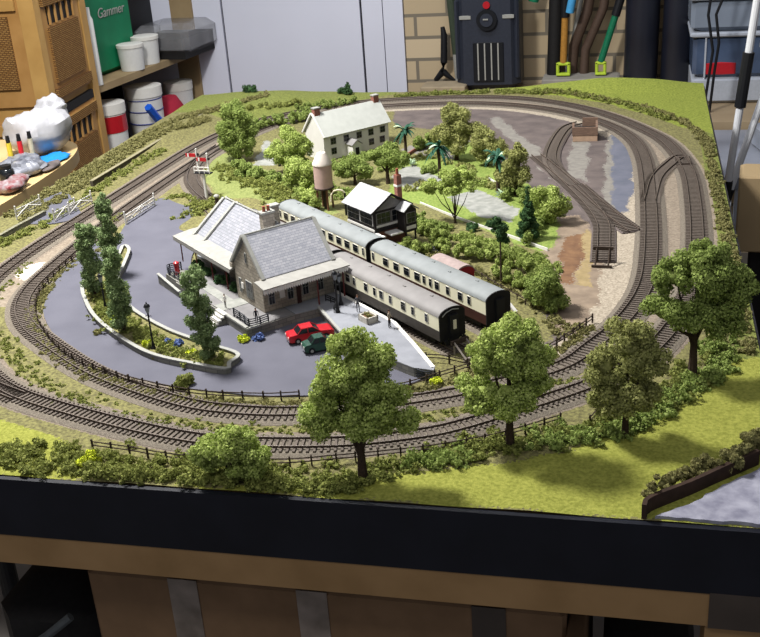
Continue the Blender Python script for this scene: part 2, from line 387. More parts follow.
b = MB().bx(534, 596, -866.4, -865.1, -104, -67).build('tape', m_dtape, t); b['label'] = 'strip of dark tape over the corner of the rail'
t = thing('cardboard_box', 'large brown cardboard box with shiny parcel tape stored under the layout', 'box', -440, 190, -850)
MB().box(0, 0, 360, 500, 300, 700, 0, 4).build('body', m_card, t)
for xx in (-141, -2): MB().box(xx, -150.6, 612, 32, 1.2, 195).build('tape', m_tape, t)
MB().box(176, -150.6, 612, 33, 1.2, 195).build('tape', m_dtape, t)
t = thing('cardboard_box', 'narrow cardboard box end with pale torn tape beside the dark gap under the layout', 'box', -181, 145, -850)
MB().box(0, 0, 350, 16, 240, 690, 0, 3).build('body', m_card, t)
MB().box(-1, -120.6, 600, 7, 1.2, 190).build('tape', m_tape, t)
t = thing('storage_bag', 'black holdall with grey buckles under the left end of the layout', 'bag', -770, 170, -850)
MB().box(0, 0, 340, 120, 240, 620, 0, 25).build('body', m_dark, t, True)
MB().tube([(-50, -124, 560), (-20, -134, 590), (20, -134, 620), (46, -124, 640)], 5, 8).build('strap', M('grey_webbing', (70, 74, 76), .6), t)
for q in ((-16, 540), (10, 556), (36, 548)): MB().box(q[0], -123, q[1], 16, 5, 20, 0, 1).build('buckle', M('grey_plastic', (96, 94, 92), .4), t)
t = thing('toolbox', 'dark case in the black gap behind the timber leg under the layout', 'case', -112, 200, -850)
MB().box(0, 0, 320, 90, 200, 630, 0, 6).build('body', m_dark, t); MB().box(0, -102, 560, 60, 4, 16).build('handle', m_iron, t)

# ------------------------------------------------------------ tracks
sl_mesh = MB().box(0, 0, 1.6, 2.6, 31, 1.6).build('sleeper', m_sleeper); sl_me = sl_mesh.data; bpy.data.objects.remove(sl_mesh)
CAM = np.array([-136., -791.])
def track(label, Q, closed=False, bed=True, bedmat=None, group=None, pitch=6.6, name='railway_track', half=23):
    """Q in board mm; the track's origin sits on its first point"""
    o = Q[0].copy(); R = Q-o; N = normals(Q, closed)
    t = thing(name, label, 'track', o[0], o[1], 0, 0, group)
    if bed:
        mb = MB(); sweep(mb, R, N, [(-half, -3), (half, -3), (half, -.9), (17, .7), (-17, .7), (-half, -.9)], closed); mb.build('ballast_bed', bedmat or m_ballast, t)
    for s in (-1, 1):
        mb = MB(); c = s*8.6
        mb.mi = 0; sweep(mb, R, N, [(c-.5, 2.2), (c+.5, 2.2), (c+.45, 4.3), (c-.45, 4.3)], closed)
        mb.mi = 1; sweep(mb, R, N, [(c-.5, 4.25), (c+.5, 4.25), (c+.42, 4.7), (c-.42, 4.7)], closed)
        mb.build('rail', [m_rust, m_steel], t)
    seg = np.linalg.norm(np.diff(np.vstack([Q, Q[:1]]) if closed else Q, axis=0), axis=1); L = np.concatenate([[0], np.cumsum(seg)])
    n = int(L[-1]/pitch); pos = []
    for k in range(n):
        d = (k+.5)*pitch; i = min(np.searchsorted(L, d)-1, len(Q)-1); f = (d-L[i])/max(seg[i], 1e-6)
        p = R[i]*(1-f)+R[(i+1) % len(Q)]*f; pos.append((p[0], p[1], math.atan2(N[i][1], N[i][0])-PI/2))
    pos.sort(key=lambda p: math.hypot(p[0]+o[0]+350, p[1]+o[1]+500))
    for x, y, a in pos[:100]:
        s_ = bpy.data.objects.new('sleeper', sl_me); C.objects.link(s_); s_.parent = t; s_.location = (x*S, y*S, 0); s_.rotation_euler = (0, 0, a)
    if len(pos) > 100:
        mb = MB()
        for x, y, a in pos[100:]: mb.box(x, y, 1.6, 2.6, 31, 1.6, a)
        r = mb.build('sleepers', m_sleeper, t); r['kind'] = 'stuff'
    return t
m_rb = M('grey_brown_ballast', (92,85,76), .95, scale=500, col2=(128,119,106), bump=1, bscale=900)
track('inner oval of running line around the forecourt and station', QI, True, bedmat=m_rb)
track('outer oval of running line nearest the edges of the board', QO, True, bedmat=m_rb)
track('platform line under the two rear cream coaches', spline(PLATLINE_R, 5), bedmat=m_rb)
track('platform line under the near coach by the pale platform', spline(PLATLINE_N, 5), bedmat=m_rb, half=19)
XO = spline([(-117,862),(-115,900)]+[(-105,1002),(-83,1080),(-64,1125)]+[(-56,1075),(-62,1120)], 4)
track('short S-shaped crossover linking the two ovals at the right', XO, bed=False)
SIDA = spline([(-179,606),(-181,686),(-185,760),(-204,840),(-240,945),(-275,1039),(-319,1143)], 4)
track('siding ending at the timber buffer stop in the yard', SIDA, bedmat=m_yard, half=18)
track('stub siding dying out in pale ballast beside the inner oval', spline([(-140,730),(-173,802),(-199,866),(-234,956)], 4), bedmat=m_yard, half=18)
track('curved siding leading up to the brick coal stage', spline([(-241,956),(-273,1039),(-291,1129),(-290,1241),(-278,1341),(-253,1381)], 4), bedmat=m_yard, half=18)
track('line diverging from the outer oval at the left front', spline([(-800,150),(-860,178),(-930,220),(-1010,285),(-1100,390)], 4), bed=False)

# ------------------------------------------------------------ forecourt and other made ground
def rough(poly, amp=1.2, step=7):
    out = []
    for i, p in enumerate(poly):
        q = poly[(i+1) % len(poly)]; L = math.hypot(q[0]-p[0], q[1]-p[1]); k = max(1, int(L/step))
        for j in range(k): out.append((p[0]+(q[0]-p[0])*j/k+random.uniform(-amp, amp), p[1]+(q[1]-p[1])*j/k+random.uniform(-amp, amp)))
    return out
FC = [(-978,640)]+[(-946,516),(-918,425),(-892,372),(-834,302),(-779,255),(-710,219),(-652,199),(-588,188),(-516,183),(-452,194),(-411,217),(-378,220),(-358,241)]+stline([(30,-126),(-20,-110),(-150,-100),(-260,-150),(-300,-150),(-420,-150),(-480,-160)])+[(-794,671),(-840,797),(-907,855),(-950,877),(-949,753),(-930,652)]
fc_poly = spline(FC, 14, True)
struct(MB().prism([tuple(p) for p in fc_poly], -3, .5).build('forecourt_tarmac', m_tarmac))
struct(MB().prism(rough([(-1135,738),(-1170,868),(-1155,928),(-1089,841),(-1038,771),(-1080,739)]), -3, .6).build('crossing_road', m_tarmac))
struct(MB().prism(rough([(-60,2),(2,2),(2,130),(-14,112),(-40,66)] if False else [(-114,3),(-84,25),(-56,57),(-25,86)]+[(-2,128),(-2,2),(-110,2)]), -3, 1.6).build('lower_lane', M('pale_lane', (104,104,120), .8, scale=60, detail=8, col2=(150,150,162), bump=.8)))

def low_wall(label, pts, h, w, mat, cap=None, capmat=None, name='stone_wall', closed=False, step=4, z=0):
    Q = spline(pts, step, closed); o = Q[0].copy(); R = Q-o; N = normals(Q, closed)
    mb = MB(); sweep(mb, R, N, [(-w/2, -2), (w/2, -2), (w/2, h), (-w/2, h)], closed)
    if cap is None:
        ob = mb.build(name, mat); place(ob, o[0], o[1], z); return tag(ob, label, 'wall')
    t = thing(name, label, 'wall', o[0], o[1], z); mb.build('wall_body', mat, t)
    mb = MB(); sweep(mb, R, N, [(-w/2-.7, h), (w/2+.7, h), (w/2+.7, h+cap), (-w/2-.7, h+cap)], closed); mb.build('coping', capmat or m_cope, t)
    return t
ISL = [(-883,572),(-890,519),(-881,463),(-851,412),(-810,359),(-755,308),(-692,262),(-633,241),(-584,230),(-585,245),(-584,269),(-635,295),(-698,330),(-767,384),(-808,432),(-839,484),(-859,548),(-878,606),(-895,622)]
low_wall('curved stone kerb wall round the tree island in the forecourt', ISL, 7, 3.5, m_wallstone, 1.2, m_cope, closed=True)
struct(MB().prism([tuple(p) for p in spline(ISL, 10, True)], -2, 4.5).build('island_bed', m_verge))
low_wall('long low stone wall between the left hedge and the outer track', [(-1121,560),(-1129,659),(-1118,785)], 7, 5, m_wallstone, 1.2, M('weathered_coping', (118,116,98), .9, var=.2))
low_wall('long low stone wall running from the crossing gates to the back hill', [(-1115,953),(-1111,1107),(-1108,1301),(-1104,1538)], 9, 6, M('dark_wall_stone', (76,70,60), .9, var=.2), 1.2, M('mossy_coping', (132,126,100), .9, var=.2))
low_wall('dark brown retaining wall along the lane in the front right corner', [(-123,1),(-118,15),(-84,44),(-55,72),(-23,103)], 13, 4, M('dark_timber_wall', (52,38,30), .9, var=.3, scale=80))
low_wall('thin white kerb along the garden behind the signal box', [(-481,861),(-422,801),(-367,750),(-300,690),(-257,650)], 2.4, 1.6, m_white, name='garden_kerb')
low_wall('short white kerb beside the right-hand palm', [(-389,1003),(-362,956),(-348,922)], 2.4, 1.8, m_white, name='garden_kerb')
low_wall('low brown brick garden wall behind the left palm', [(-564,1134),(-547,1205),(-529,1234)], 5, 2.5, m_brick, name='garden_wall')

# ------------------------------------------------------------ fences
def fence(label, pts, spacing=21, h=11, rails=(4.5, 8.5), closed=False, mat=None, pw=1.6, name='post_and_rail_fence', group=None, z=0):
    mat = mat or m_post; Q = spline(pts, 3); o = Q[0].copy(); R = Q-o; N = normals(Q, False)
    t = thing(name, label, 'fence', o[0], o[1], z, 0, group)
    for r in rails:
        mb = MB(); sweep(mb, R, N, [(-.45, r-.5), (.45, r-.5), (.45, r+.5), (-.45, r+.5)]); mb.build('rail', mat, t)
    L = np.concatenate([[0], np.cumsum(np.linalg.norm(np.diff(Q, axis=0), axis=1))]); n = max(1, round(L[-1]/spacing))
    pm = MB().box(0, 0, h/2-1, pw, pw, h+2).build('post', mat, t)
    for k in range(n+1):
        i = min(np.searchsorted(L, L[-1]*k/n), len(Q)-1); a = math.atan2(N[i][1], N[i][0])
        p = pm if k == 0 else pm.copy()
        if k: C.objects.link(p)
        p.location = (R[i][0]*S, R[i][1]*S, 0); p.rotation_euler = (0, 0, a)
    return t
fence('brown post-and-rail fence curving along the forecourt edge inside the inner oval', [(-951,675),(-953,585),(-948,496),(-930,424),(-890,353),(-827,282),(-774,239),(-718,210),(-659,188),(-594,173),(-524,173),(-482,180)])
fence('brown post-and-rail fence along the front left edge beside the outer oval', [(-662,55),(-637,52),(-613,49),(-586,44),(-561,41),(-531,41),(-461,44),(-414,56),(-364,71),(-316,88),(-259,117),(-204,158)])
fence('brown post-and-rail fence on the front right bend of the outer oval', [(-175,156),(-159,201),(-146,228)])
fence('brown post-and-rail fence between the inner oval and the platform end', [(-386,205),(-368,216),(-340,240),(-311,265)])
fence('short post-and-rail fence just beyond the near coach buffer stop', [(-363,283),(-342,282),(-314,272)])
fence('post-and-rail fence at the right between buffer stop and inner bend', [(-230,318),(-207,358),(-184,405)], 16)
fence('row of thin lineside posts behind the rear coaches', [(-402,595),(-354,559),(-306,498),(-259,442)], 17, 9, (7,), pw=1.1)
m_dfence = M('dark_grey_railing', (44,48,54), .6)
def railing(label, pts, h, z, name='railing_panel'):
    return fence(label, pts, 14, h, [h*.25+i*h*.23 for i in range(4)], mat=m_dfence, pw=1.4, name=name, z=z)
railing('dark railing on the wall right of the steps before the station gable', stline([(-236,-212),(-210,-212),(-190,-212),(-190,-188)]), 12, 12)
railing('dark railing at the far left end of the station terrace', stline([(-440,-192),(-440,-213),(-400,-213)]), 12, 12)
railing('grey railing at the back of the platform end', stline([(-12,-128),(20,-127),(44,-122),(48,-112)]), 11, 0)
fence('thin dark seat railing on the station end of the platform', stline([(-200,-100),(-178,-98),(-160,-112)]), 9, 9, (3, 6, 8.5), mat=m_iron, pw=.8, z=12)

# ------------------------------------------------------------ level crossing gates
def gate(label, a, b, h=20):
    A = np.array(a, float); Bv = np.array(b, float); L = float(np.linalg.norm(Bv-A)); an = math.atan2(*(Bv-A)[::-1])
    t = thing('crossing_gate', label, 'gate', a[0], a[1], 0, an, 'white level crossing gates at the left')
    for x in (0, L): MB().box(x, 0, h/2, 2, 2, h+3).ball(x, 0, h/2+h/2+2, 1.4).build('post', m_white, t)
    mb = MB()
    for z in (4, 9.5, 15): mb.bx(0, L, -.6, .6, z-1, z+1)
    for k in range(1, 4): mb.bx(L*k/4-.7, L*k/4+.7, -.5, .5, 3, 16)
    mb.build('frame', m_white, t)
    MB().tube([(0, -.8, 4), (L/2, -.8, 15), (L, -.8, 4)], 1, 5).build('brace', m_white, t)
    return t
gate('small white crossing gate at the far left edge of the board', *[(-1159,763),(-1150,828)])
gate('first white gate of the overlapping pair beside the left wall', *[(-1080,749),(-1075,813)])
gate('second white gate of the overlapping pair beside the left wall', *[(-1072,786),(-1064,852)])
gate('white crossing gate between the inner oval and the forecourt', *[(-946,738),(-939,838)])
def shifted(mb, s0, t0):
    mb.v = [(a-s0, b-t0, c) for a, b, c in mb.v]; return mb
# ------------------------------------------------------------ platform
PL = [(-480,-71),(-85,-71),(-16,-90),(44,-108),(50,-114),(30,-127),(-10,-134),(-59,-141),(-102,-137),(-150,-126),(-186,-118),(-190,-150),(-480,-150)]
t = thing('station_platform', 'pale grey station platform with bright white edge beside the near coach', 'platform', *ST(-150, -100), 0, ANG)
def P_(mb, name, mat, **k): return shifted(mb, -150, -100).build(name, mat, t, **k)
P_(MB().prism([(s, q+.0) for s, q in PL], -2, 11.2), 'platform_wall', m_wallstone)
P_(MB().prism(PL, 11.2, 12), 'platform_surface', M('platform_paving', (124,126,132), .85, scale=60, col2=(136,138,144), bump=.2))
mb = MB(); sweep(mb, np.array([(-480,-73.5),(-85,-73.5),(-17,-92.3),(44,-110.5)], float), np.array([(0,1),(.14,.99),(.28,.96),(.28,.96)]), [(-2.4, 12), (2.4, 12), (2.4, 12.7), (-2.4, 12.7)]); P_(mb, 'edge_stone', m_white)
mb = MB(); sweep(mb, np.array([(-186,-119),(-150,-127),(-102,-138)], float), np.array([(.15,.98),(.2,.97),(.2,.97)]), [(-1.8, 12), (1.8, 12), (1.8, 14.5), (-1.8, 14.5)]); P_(mb, 'coping', m_cope)
t = thing('stone_planter', 'square pale stone planter standing on the platform between two figures', 'planter', *ST(-110, -94), 12, ANG)
mb = MB()
for a in ((-9, 0, 2, 16), (9, 0, 2, 16), (0, -7, 20, 2), (0, 7, 20, 2)): mb.box(a[0], a[1], 4, a[2], a[3], 8)
mb.build('trough', M('planter_stone', (170,166,156), .85, scale=200), t); MB().box(0, 0, 3, 16, 12, 6).build('soil', m_soil, t)
leaf_obj('plants', [(x, 0, 8, 4, 3, 2) for x in (-5, 0, 5)], 300, .8, m_scrub2, t)

# ------------------------------------------------------------ station building
TER = [(-402,-218),(-190,-218),(-190,-150),(-402,-150)]
t = thing('station_terrace', 'raised stone terrace with ramp walls carrying the station', 'terrace', *ST(-300, -185), 0, ANG)
def T_(mb, name, mat, **k): return shifted(mb, -300, -185).build(name, mat, t, **k)
T_(MB().prism(TER, -2, 11), 'retaining_wall', m_wallstone)
T_(MB().prism([(-400,-216),(-192,-216),(-192,-151),(-400,-151)], 11, 12), 'paving', M('terrace_paving', (118,116,116), .9, scale=80))
T_(MB().bx(-400, -272, -202, -188, 12, 12.5).bx(-286, -262, -216, -178, 12, 12.6), 'light_path', m_path)
T_(MB().bx(-262, -189, -219, -215, 11, 13.5).bx(-192, -188, -219, -186, 11, 13.5), 'coping', m_cope)
T_(MB().ext([(-402,-2),(-402,12),(-440,12),(-440,-2)], 'y', -216, -190), 'ramp_landing', m_wallstone)
mb = MB(); mb.slab([(-440,-228,14), (-372,-228,8), (-372,-226,8), (-440,-226,14)], 1.5); mb.prism([(-440,-228),(-372,-228),(-372,-226),(-440,-226)], -2, 8); mb.ext([(-440,8),(-372,8),(-440,14)], 'y', -228, -226)
T_(mb, 'ramp_wall', m_wallstone)
mb = MB(); mb.slab([(-441,-229,14.6), (-370,-229,8.6), (-370,-225,8.6), (-441,-225,14.6)], 1.2); T_(mb, 'ramp_coping', m_cope)
t = thing('stone_steps', 'short flight of pale steps from forecourt up to the station terrace', 'steps', *ST(-258, -226), 0, ANG)
for k in range(5):
    MB().box(0, -10+k*4.2, (k+1)*1.2-.2-.6, 24, 5, (k+1)*2.4-.4 if False else 2.2+k*0).build('step', M('step_stone', (190,188,180), .8, var=.05) if k == 0 else bpy.data.materials['step_stone'], t).location.z = k*1.9*S
MB().box(0, 1, 3, 22, 14, 6).build('stringer', m_wallstone, t)

s0, t0 = -300, -125
st_ = thing('station_building', 'grey stone station with steep slate roofs, gabled cross wing and wide canopies', 'building', *ST(s0, t0), 0, ANG)
def B_(mb, name, mat, parent=None, **k): return shifted(mb, s0, t0).build(name, mat, parent or st_, **k)
B_(MB().ext([(-152,12.1),(-152,52),(-105,88),(-84,71),(-84,12.1)], 'x', -452, -290), 'wing_walls', m_stone)
B_(MB().ext([(-292,12.6),(-292,60),(-253,100),(-218,60),(-218,12.6)], 'y', -178, -76), 'gable_block_walls', m_stone)
# roofs
B_(MB().slab([(-452,-106,92), (-290,-106,92), (-290,-158,50), (-452,-158,50)][::-1], 2).slab([(-452,-106,92), (-452,-79,70), (-290,-79,70), (-290,-106,92)][::-1], 2), 'wing_roof', m_slate_x)
B_(MB().slab([(-255,-176,103), (-255,-78,103), (-214,-78,58), (-214,-176,58)][::-1], 2).slab([(-255,-176,103), (-297,-176,58), (-297,-78,58), (-255,-78,103)][::-1], 2), 'gable_block_roof', m_slate_y)
def cope_s(mb, s, tt, zz, e0, e1, w):   # gable coping in a plane of constant s
    mb.slab([(s-w, tt, zz), (s+w, tt, zz), (s+w, e0[0], e0[1]), (s-w, e0[0], e0[1])][::-1], 4); mb.slab([(s-w, tt, zz), (s-w, e1[0], e1[1]), (s+w, e1[0], e1[1]), (s+w, tt, zz)][::-1], 4)
for s in (-454, -420):
    mb = MB(); cope_s(mb, s, -106, 93, (-160, 50), (-78, 70), 2.6); B_(mb, 'gable_coping', m_cope)
for q in (-178, -77):
    mb = MB(); w = 2.4
    mb.slab([(-255, q-w, 104), (-255, q+w, 104), (-213, q+w, 57.5), (-213, q-w, 57.5)][::-1], 3.5); mb.slab([(-255, q-w, 104), (-298, q-w, 57.5), (-298, q+w, 57.5), (-255, q+w, 104)][::-1], 3.5)
    B_(mb, 'gable_coping', m_cope)
    B_(MB().box(-215, q, 56, 7, 6, 6).box(-296, q, 56, 7, 6, 6), 'kneeler_stone', m_stone)
B_(MB().tube([(-255, -176, 106), (-255, -78, 106)], 1.3, 6), 'ridge_tiles', m_cope)
B_(MB().tube([(-451, -106, 95), (-298, -106, 95)], 1.3, 6), 'ridge_tiles', m_cope)
# canopies
def canopy(x0, x1, y0, y1, zi, zo, side, nm):
    mb = MB()
    if side == 's': mb.slab([(x0, y0, zi), (x1, y0, zo), (x1, y1, zo), (x0, y1, zi)], 1.6)
    else: mb.slab([(x0, y0, zo), (x1, y0, zo), (x1, y1, zi), (x0, y1, zi)], 1.6)
    c = B_(mb, 'canopy', m_canopy); mb = MB(); n = int(((y1-y0) if side == 's' else (x1-x0))/3.2)
    for k in range(n):
        if side == 's': y = y0+3.2*k; mb.ext([(y, zo), (y+2.9, zo), (y+2.9, zo-4), (y+1.45, zo-6.5), (y, zo-4)], 'x', x1-.8, x1)
        else: x = x0+3.2*k; mb.ext([(x, zo), (x+2.9, zo), (x+2.9, zo-3), (x+1.45, zo-5), (x, zo-3)], 'y', y0, y0+.8)
    B_(mb, 'valance', m_white if side == 's' else m_canopy, c)
canopy(-214, -190, -190, -66, 57, 53.5, 's', 0)
canopy(-478, -296, -183, -156, 52, 48.5, 't', 0)
B_(MB().slab([(-478,-84,53), (-215,-84,53), (-215,-71,52), (-478,-71,52)][::-1], 1.6), 'canopy', m_canopy)
B_(MB().slab([(-478,-156,52), (-452,-156,52), (-452,-72,52), (-478,-72,52)], 1.6), 'canopy', m_canopy)
m_can = M('canopy_post_red_brown', (92,42,40), .6)
for s, q in ((-196, -150), (-196, -112), (-196, -74), (-470, -176), (-420, -176), (-370, -176), (-325, -176)):
    if s == -196 and q < -120: continue
    B_(MB().cyl(s, q, 0.6 if (s > -200 and q < -120) else 11.8, 51, 1, n=8), 'canopy_post', m_can)
B_(MB().bx(-217.6, -216.9, -176, -80, 46, 49), 'wall_band', m_can)
# chimneys
def chimney(s, q, z0, z1, w, d, pots):
    c = B_(MB().box(s, q, (z0+z1)/2, w, d, z1-z0), 'chimney', m_stone)
    B_(MB().box(s, q, z1+1, w+3, d+3, 2.4), 'chimney_cap', m_cope, c)
    for k in range(pots):
        y = q+(k-(pots-1)/2)*6.5; B_(MB().lathe([(2.3, z1+2), (2, z1+5), (1.8, z1+8), (2.4, z1+9)], s, y, 10), 'chimney_pot', M('terracotta', (134,74,56), .8), c)
chimney(-304, -118, 60, 110, 10, 17, 2)
chimney(-350, -84, 60, 101, 9, 12, 0)
# windows and doors
def win(x0, x1, y0, y1, z0, z1, fr, gl, bars=1, axis='x', name='window', out=1):
    """a framed window lying on a wall; axis is the one it runs along"""
    f = MB()
    if axis == 'x':
        y = (y0+y1)/2
        f.bx(x0-.8, x1+.8, y-.5, y+.5, z0-.8, z1+.8); w = B_(f, name, fr); g = MB()
        n = bars+1; dx = (x1-x0)/n
        for k in range(n):
            for a, b in ((z0, (z0+z1)/2-.3), ((z0+z1)/2+.3, z1)): g.bx(x0+k*dx+.3, x0+(k+1)*dx-.3, y-.8, y+.8, a, b)
    else:
        x = (x0+x1)/2
        f.bx(x-.5, x+.5, y0-.8, y1+.8, z0-.8, z1+.8); w = B_(f, name, fr); g = MB(); n = bars+1; dy = (y1-y0)/n
        for k in range(n):
            for a, b in ((z0, (z0+z1)/2-.3), ((z0+z1)/2+.3, z1)): g.bx(x-.8, x+.8, y0+k*dy+.3, y0+(k+1)*dy-.3, a, b)
    B_(g, 'pane', gl, w)
for s in (-430, -395, -360, -325): win(s-5, s+5, -152.5, -152.5, 26, 44, m_white, m_glass)
B_(MB().bx(-383, -373, -153, -151.5, 12, 38), 'door', m_brown)
win(-281, -276, -178.5, -178.5, 24, 42, m_cope, m_glass, 0); win(-262, -246, -178.5, -178.5, 22, 44, m_cope, m_glass, 1); win(-256, -253, -178.5, -178.5, 70, 82, m_cope, m_glass, 0)
for q in (-167, -140, -118, -96): win(-217.5, -217.5, q-4, q+4, 22, 42, m_cope, m_glass, 1, 'y')
B_(MB().bx(-217.9, -216.9, -155, -148, 26, 38), 'notice_board', m_white)
B_(MB().bx(-217.9, -216.9, -131, -125, 12, 38), 'door', m_brown)
B_(MB().bx(-275, -269, -179.6, -178.4, 30, 38), 'notice_board', m_white)

# ------------------------------------------------------------ coaches
def coach(label, s1, q, fr_pattern, length=246, w=36, lower=m_brown, roofm=m_croof, group='cream and brown coaches at the station', endpanel=False):
    """s1: near end; local x runs from far end (-L/2) to near end (+L/2)"""
    L = length; t = thing('passenger_coach', label, 'coach', *ST(s1-L/2, q), 0, ANG, group); h = w/2
    MB().bx(-L/2, L/2, -h, h, 14, 26.5).build('lower_body', lower, t)
    MB().bx(-L/2+.4, L/2-.4, -h+.2, h-.2, 26.5, 43.5).build('upper_body', m_cream, t)
    arc = [(h*1.01*math.cos(a), 43.4+9*math.sin(a)) for a in np.linspace(0, PI, 13)]
    rf = MB().ext(arc, 'x', -L/2, L/2).build('roof', roofm, t, smooth=True)
    for x in (-L*.38, -L*.2, -L*.03, L*.14, L*.33): MB().box(x, 3 if int(x) % 2 else -3, 52.4, 4, 2.6, 1.6).build('roof_vent', roofm, rf)
    for e in (-1, 1):
        ep = [(-h-.2, 14), (h+.2, 14), (h+.2, 43.4)]+[(p[0]*1.01, p[1]+.3) for p in arc]+[(-h-.2, 43.4)]
        eb = MB().ext(ep, 'x', e*L/2-.6, e*L/2+.8).build('end_panel', m_dark, t)
        MB().bx(min(e*(L/2), e*(L/2+5)), max(e*(L/2), e*(L/2+5)), -6, 6, 13, 44).build('gangway', m_iron, eb)
        for y in (-12, 12): MB().tube([(e*L/2, y, 13.5), (e*(L/2+5), y, 13.5)], 1.2, 8).tube([(e*(L/2+5), y, 13.5), (e*(L/2+6), y, 13.5)], 3, 10).build('buffer', m_iron, t)
        if endpanel and e == 1:
            MB().bx(L/2+5, L/2+6, -2, 2, 27, 38).build('gangway_window', m_cream, eb)
            MB().tube([(L/2+1.5, -h*.8, 44), (L/2+1.5, -h*.5, 48), (L/2+1.5, 0, 50), (L/2+1.5, h*.5, 48)], .6, 6).build('cable', m_cope, eb)
    MB().bx(-L/2+2, L/2-2, -h+4, h-4, 10.5, 14).bx(-30, 30, -h+5, h-5, 5, 10.5).tube([(-50, -h+5, 11), (-34, -h+5, 6), (34, -h+5, 6), (50, -h+5, 11)], .9, 6).build('underframe', m_dark, t)
    for x in (-L/2+38, L/2-38):
        b = MB().bx(x-22, x+22, -13.5, -11, 6, 11).bx(x-22, x+22, 11, 13.5, 6, 11).bx(x-4, x+4, -13, 13, 7, 11).build('bogie', m_dark, t)
        for dx in (-15, 15):
            MB().tube([(x+dx, -9.8, 11.3), (x+dx, -7.6, 11.3)], 6.3, 16).tube([(x+dx, 7.6, 11.3), (x+dx, 9.8, 11.3)], 6.3, 16).tube([(x+dx, -9, 11.3), (x+dx, 9, 11.3)], 1, 6).build('wheelset', m_iron, b)
    for sd in (-1, 1):
        for u, ww in fr_pattern:
            x = -L/2+u*L; y = sd*(h+.1)
            wn = MB().bx(x-ww/2-.6, x+ww/2+.6, y-.35, y+.35, 31, 41.6).build('window', m_white, t)
            MB().bx(x-ww/2, x+ww/2, y-.6, y+.6, 31.6, 37.5).bx(x-ww/2, x+ww/2, y-.6, y+.6, 38.2, 41).build('pane', m_glass, wn)
    return t
BRK = [(.03,4),(.15,11),(.25,11),(.345,11),(.44,11),(.5,5),(.555,5),(.61,8),(.70,6),(.80,8),(.87,5)]
OPN = [(.03,4)]+[(.10+.088*k, 12) for k in range(10)]+[(.97,4)]
SID = [(.03,5),(.12,4),(.21,9),(.27,4),(.38,7),(.46,5),(.52,7),(.60,5),(.71,8),(.79,5),(.9,5)]
coach('nearest coach of the rear train, cream over brown with black end and mixed windows', 0, 18, BRK)
coach('farther coach of the rear train, with a row of wide windows beside the signal box', -256, 18, OPN)
coach('front train coach at the platform, its black gangway end by the buffer stop', 0, -50, SID, lower=M('coach_umber', (58,54,50), .6), roofm=M('coach_roof_warm_grey', (126,123,121), .6, var=.08, scale=60), endpanel=True)
coach('front train coach mostly hidden behind the station roof', -256, -50, OPN, lower=bpy.data.materials['coach_umber'], roofm=bpy.data.materials['coach_roof_warm_grey'])
t = thing('goods_van', 'old van body with dull pink-grey arched roof and dark red end behind the rear train', 'van', *ST(-165, 74), 0, ANG)
MB().bx(-30, 30, -15, 15, 0, 22).build('body', M('van_red', (132,28,40), .6), t)
arc = [(16*math.cos(a), 21+11*math.sin(a)) for a in np.linspace(0, PI, 13)]
MB().ext([(15*math.cos(a), 20+10*math.sin(a)) for a in np.linspace(0, PI, 13)], 'x', 30.2, 30.9).build('red_end', bpy.data.materials['van_red'], t)
MB().ext(arc, 'x', -31, 30).build('roof', M('van_roof', (150,134,130), .8), t, smooth=True)
MB().bx(30.5, 31.5, -5, 5, 2, 18).build('door', m_brown, t)

# ------------------------------------------------------------ buffer stops
def bufstop(label, x, y, rot, mat, w=24, h=16, depth=22, beam=m_post):
    t = thing('buffer_stop', label, 'buffer stop', x, y, 0, rot)
    for q in (-8.6, 8.6):
        MB().tube([(0, q, 0), (0, q, h)], 1.2, 6).build('upright', mat, t); MB().tube([(0, q, h-1), (depth, q, 1)], 1.2, 6).build('strut', mat, t)
    MB().bx(-2, 1, -w/2, w/2, h-4, h+1).build('beam', beam, t); MB().bx(depth-2, depth+1, -w/2, w/2, 0, 2.5).build('tie', mat, t)
    return t
bufstop('grey rail-built buffer stop right behind the near coach end', *ST(14, -50), ANG, M('pale_rail', (128,120,112), .6))
bufstop('buffer stop of the rear platform line beside the tree', *ST(22, 18), ANG, m_post)
bufstop('dark timber buffer stop at the end of the yard siding', *[(-179,606)][0], -PI/2-.06, m_post, 27, 21, 20)
t = thing('stop_board', 'small white sloping board standing right of the rear coach end', 'board', *ST(-33, 66), 0, ANG)
MB().slab([(-8, -2, 12), (8, -2, 3), (8, 2, 3), (-8, 2, 12)], 2).build('panel', m_white, t); MB().bx(-7, -5, -1, 1, 0, 11).bx(5, 7, -1, 1, 0, 4).build('support', m_post, t)

# ------------------------------------------------------------ signal box
s0, t0 = -356, 86
st_ = thing('signal_box', 'black and white signal box with grey roof on tall dark base', 'signal box', *ST(s0, t0), 0, ANG)
m_bdark = M('signal_box_boards', (38,34,34), .7); m_grey = M('grey_boards', (124,122,120), .8)
B_(MB().bx(-390, -322, 60, 112, 0, 34), 'base', m_brick)
B_(MB().bx(-392, -320, 57, 115, 34, 65), 'cabin', m_bdark)
B_(MB().ext([(57,65),(86,83),(115,65)], 'x', -390, -320.5), 'gable', m_grey)
B_(MB().slab([(-396,51,63.5), (-316,51,63.5), (-316,86,86), (-396,86,86)], 1.6).slab([(-396,86,86), (-316,86,86), (-316,121,63.5), (-396,121,63.5)], 1.6), 'roof', M('signal_box_roof', (158,158,158), .85, var=.06, scale=100))
B_(MB().slab([(-315.6,50,62), (-315.6,50,65), (-315.6,86,87.5), (-315.6,86,84.5)], 1).slab([(-315.6,86,84.5), (-315.6,86,87.5), (-315.6,122,65), (-315.6,122,62)], 1), 'barge_board', m_bdark)
B_(MB().bx(-392, -320, 56, 57, 35, 38.5).bx(-320, -319.4, 60, 112, 40.5, 44), 'white_board', m_white)
for a in (-389, -355): win(a, a+31, 56.6, 56.6, 44, 61, m_white, m_glass, 2)
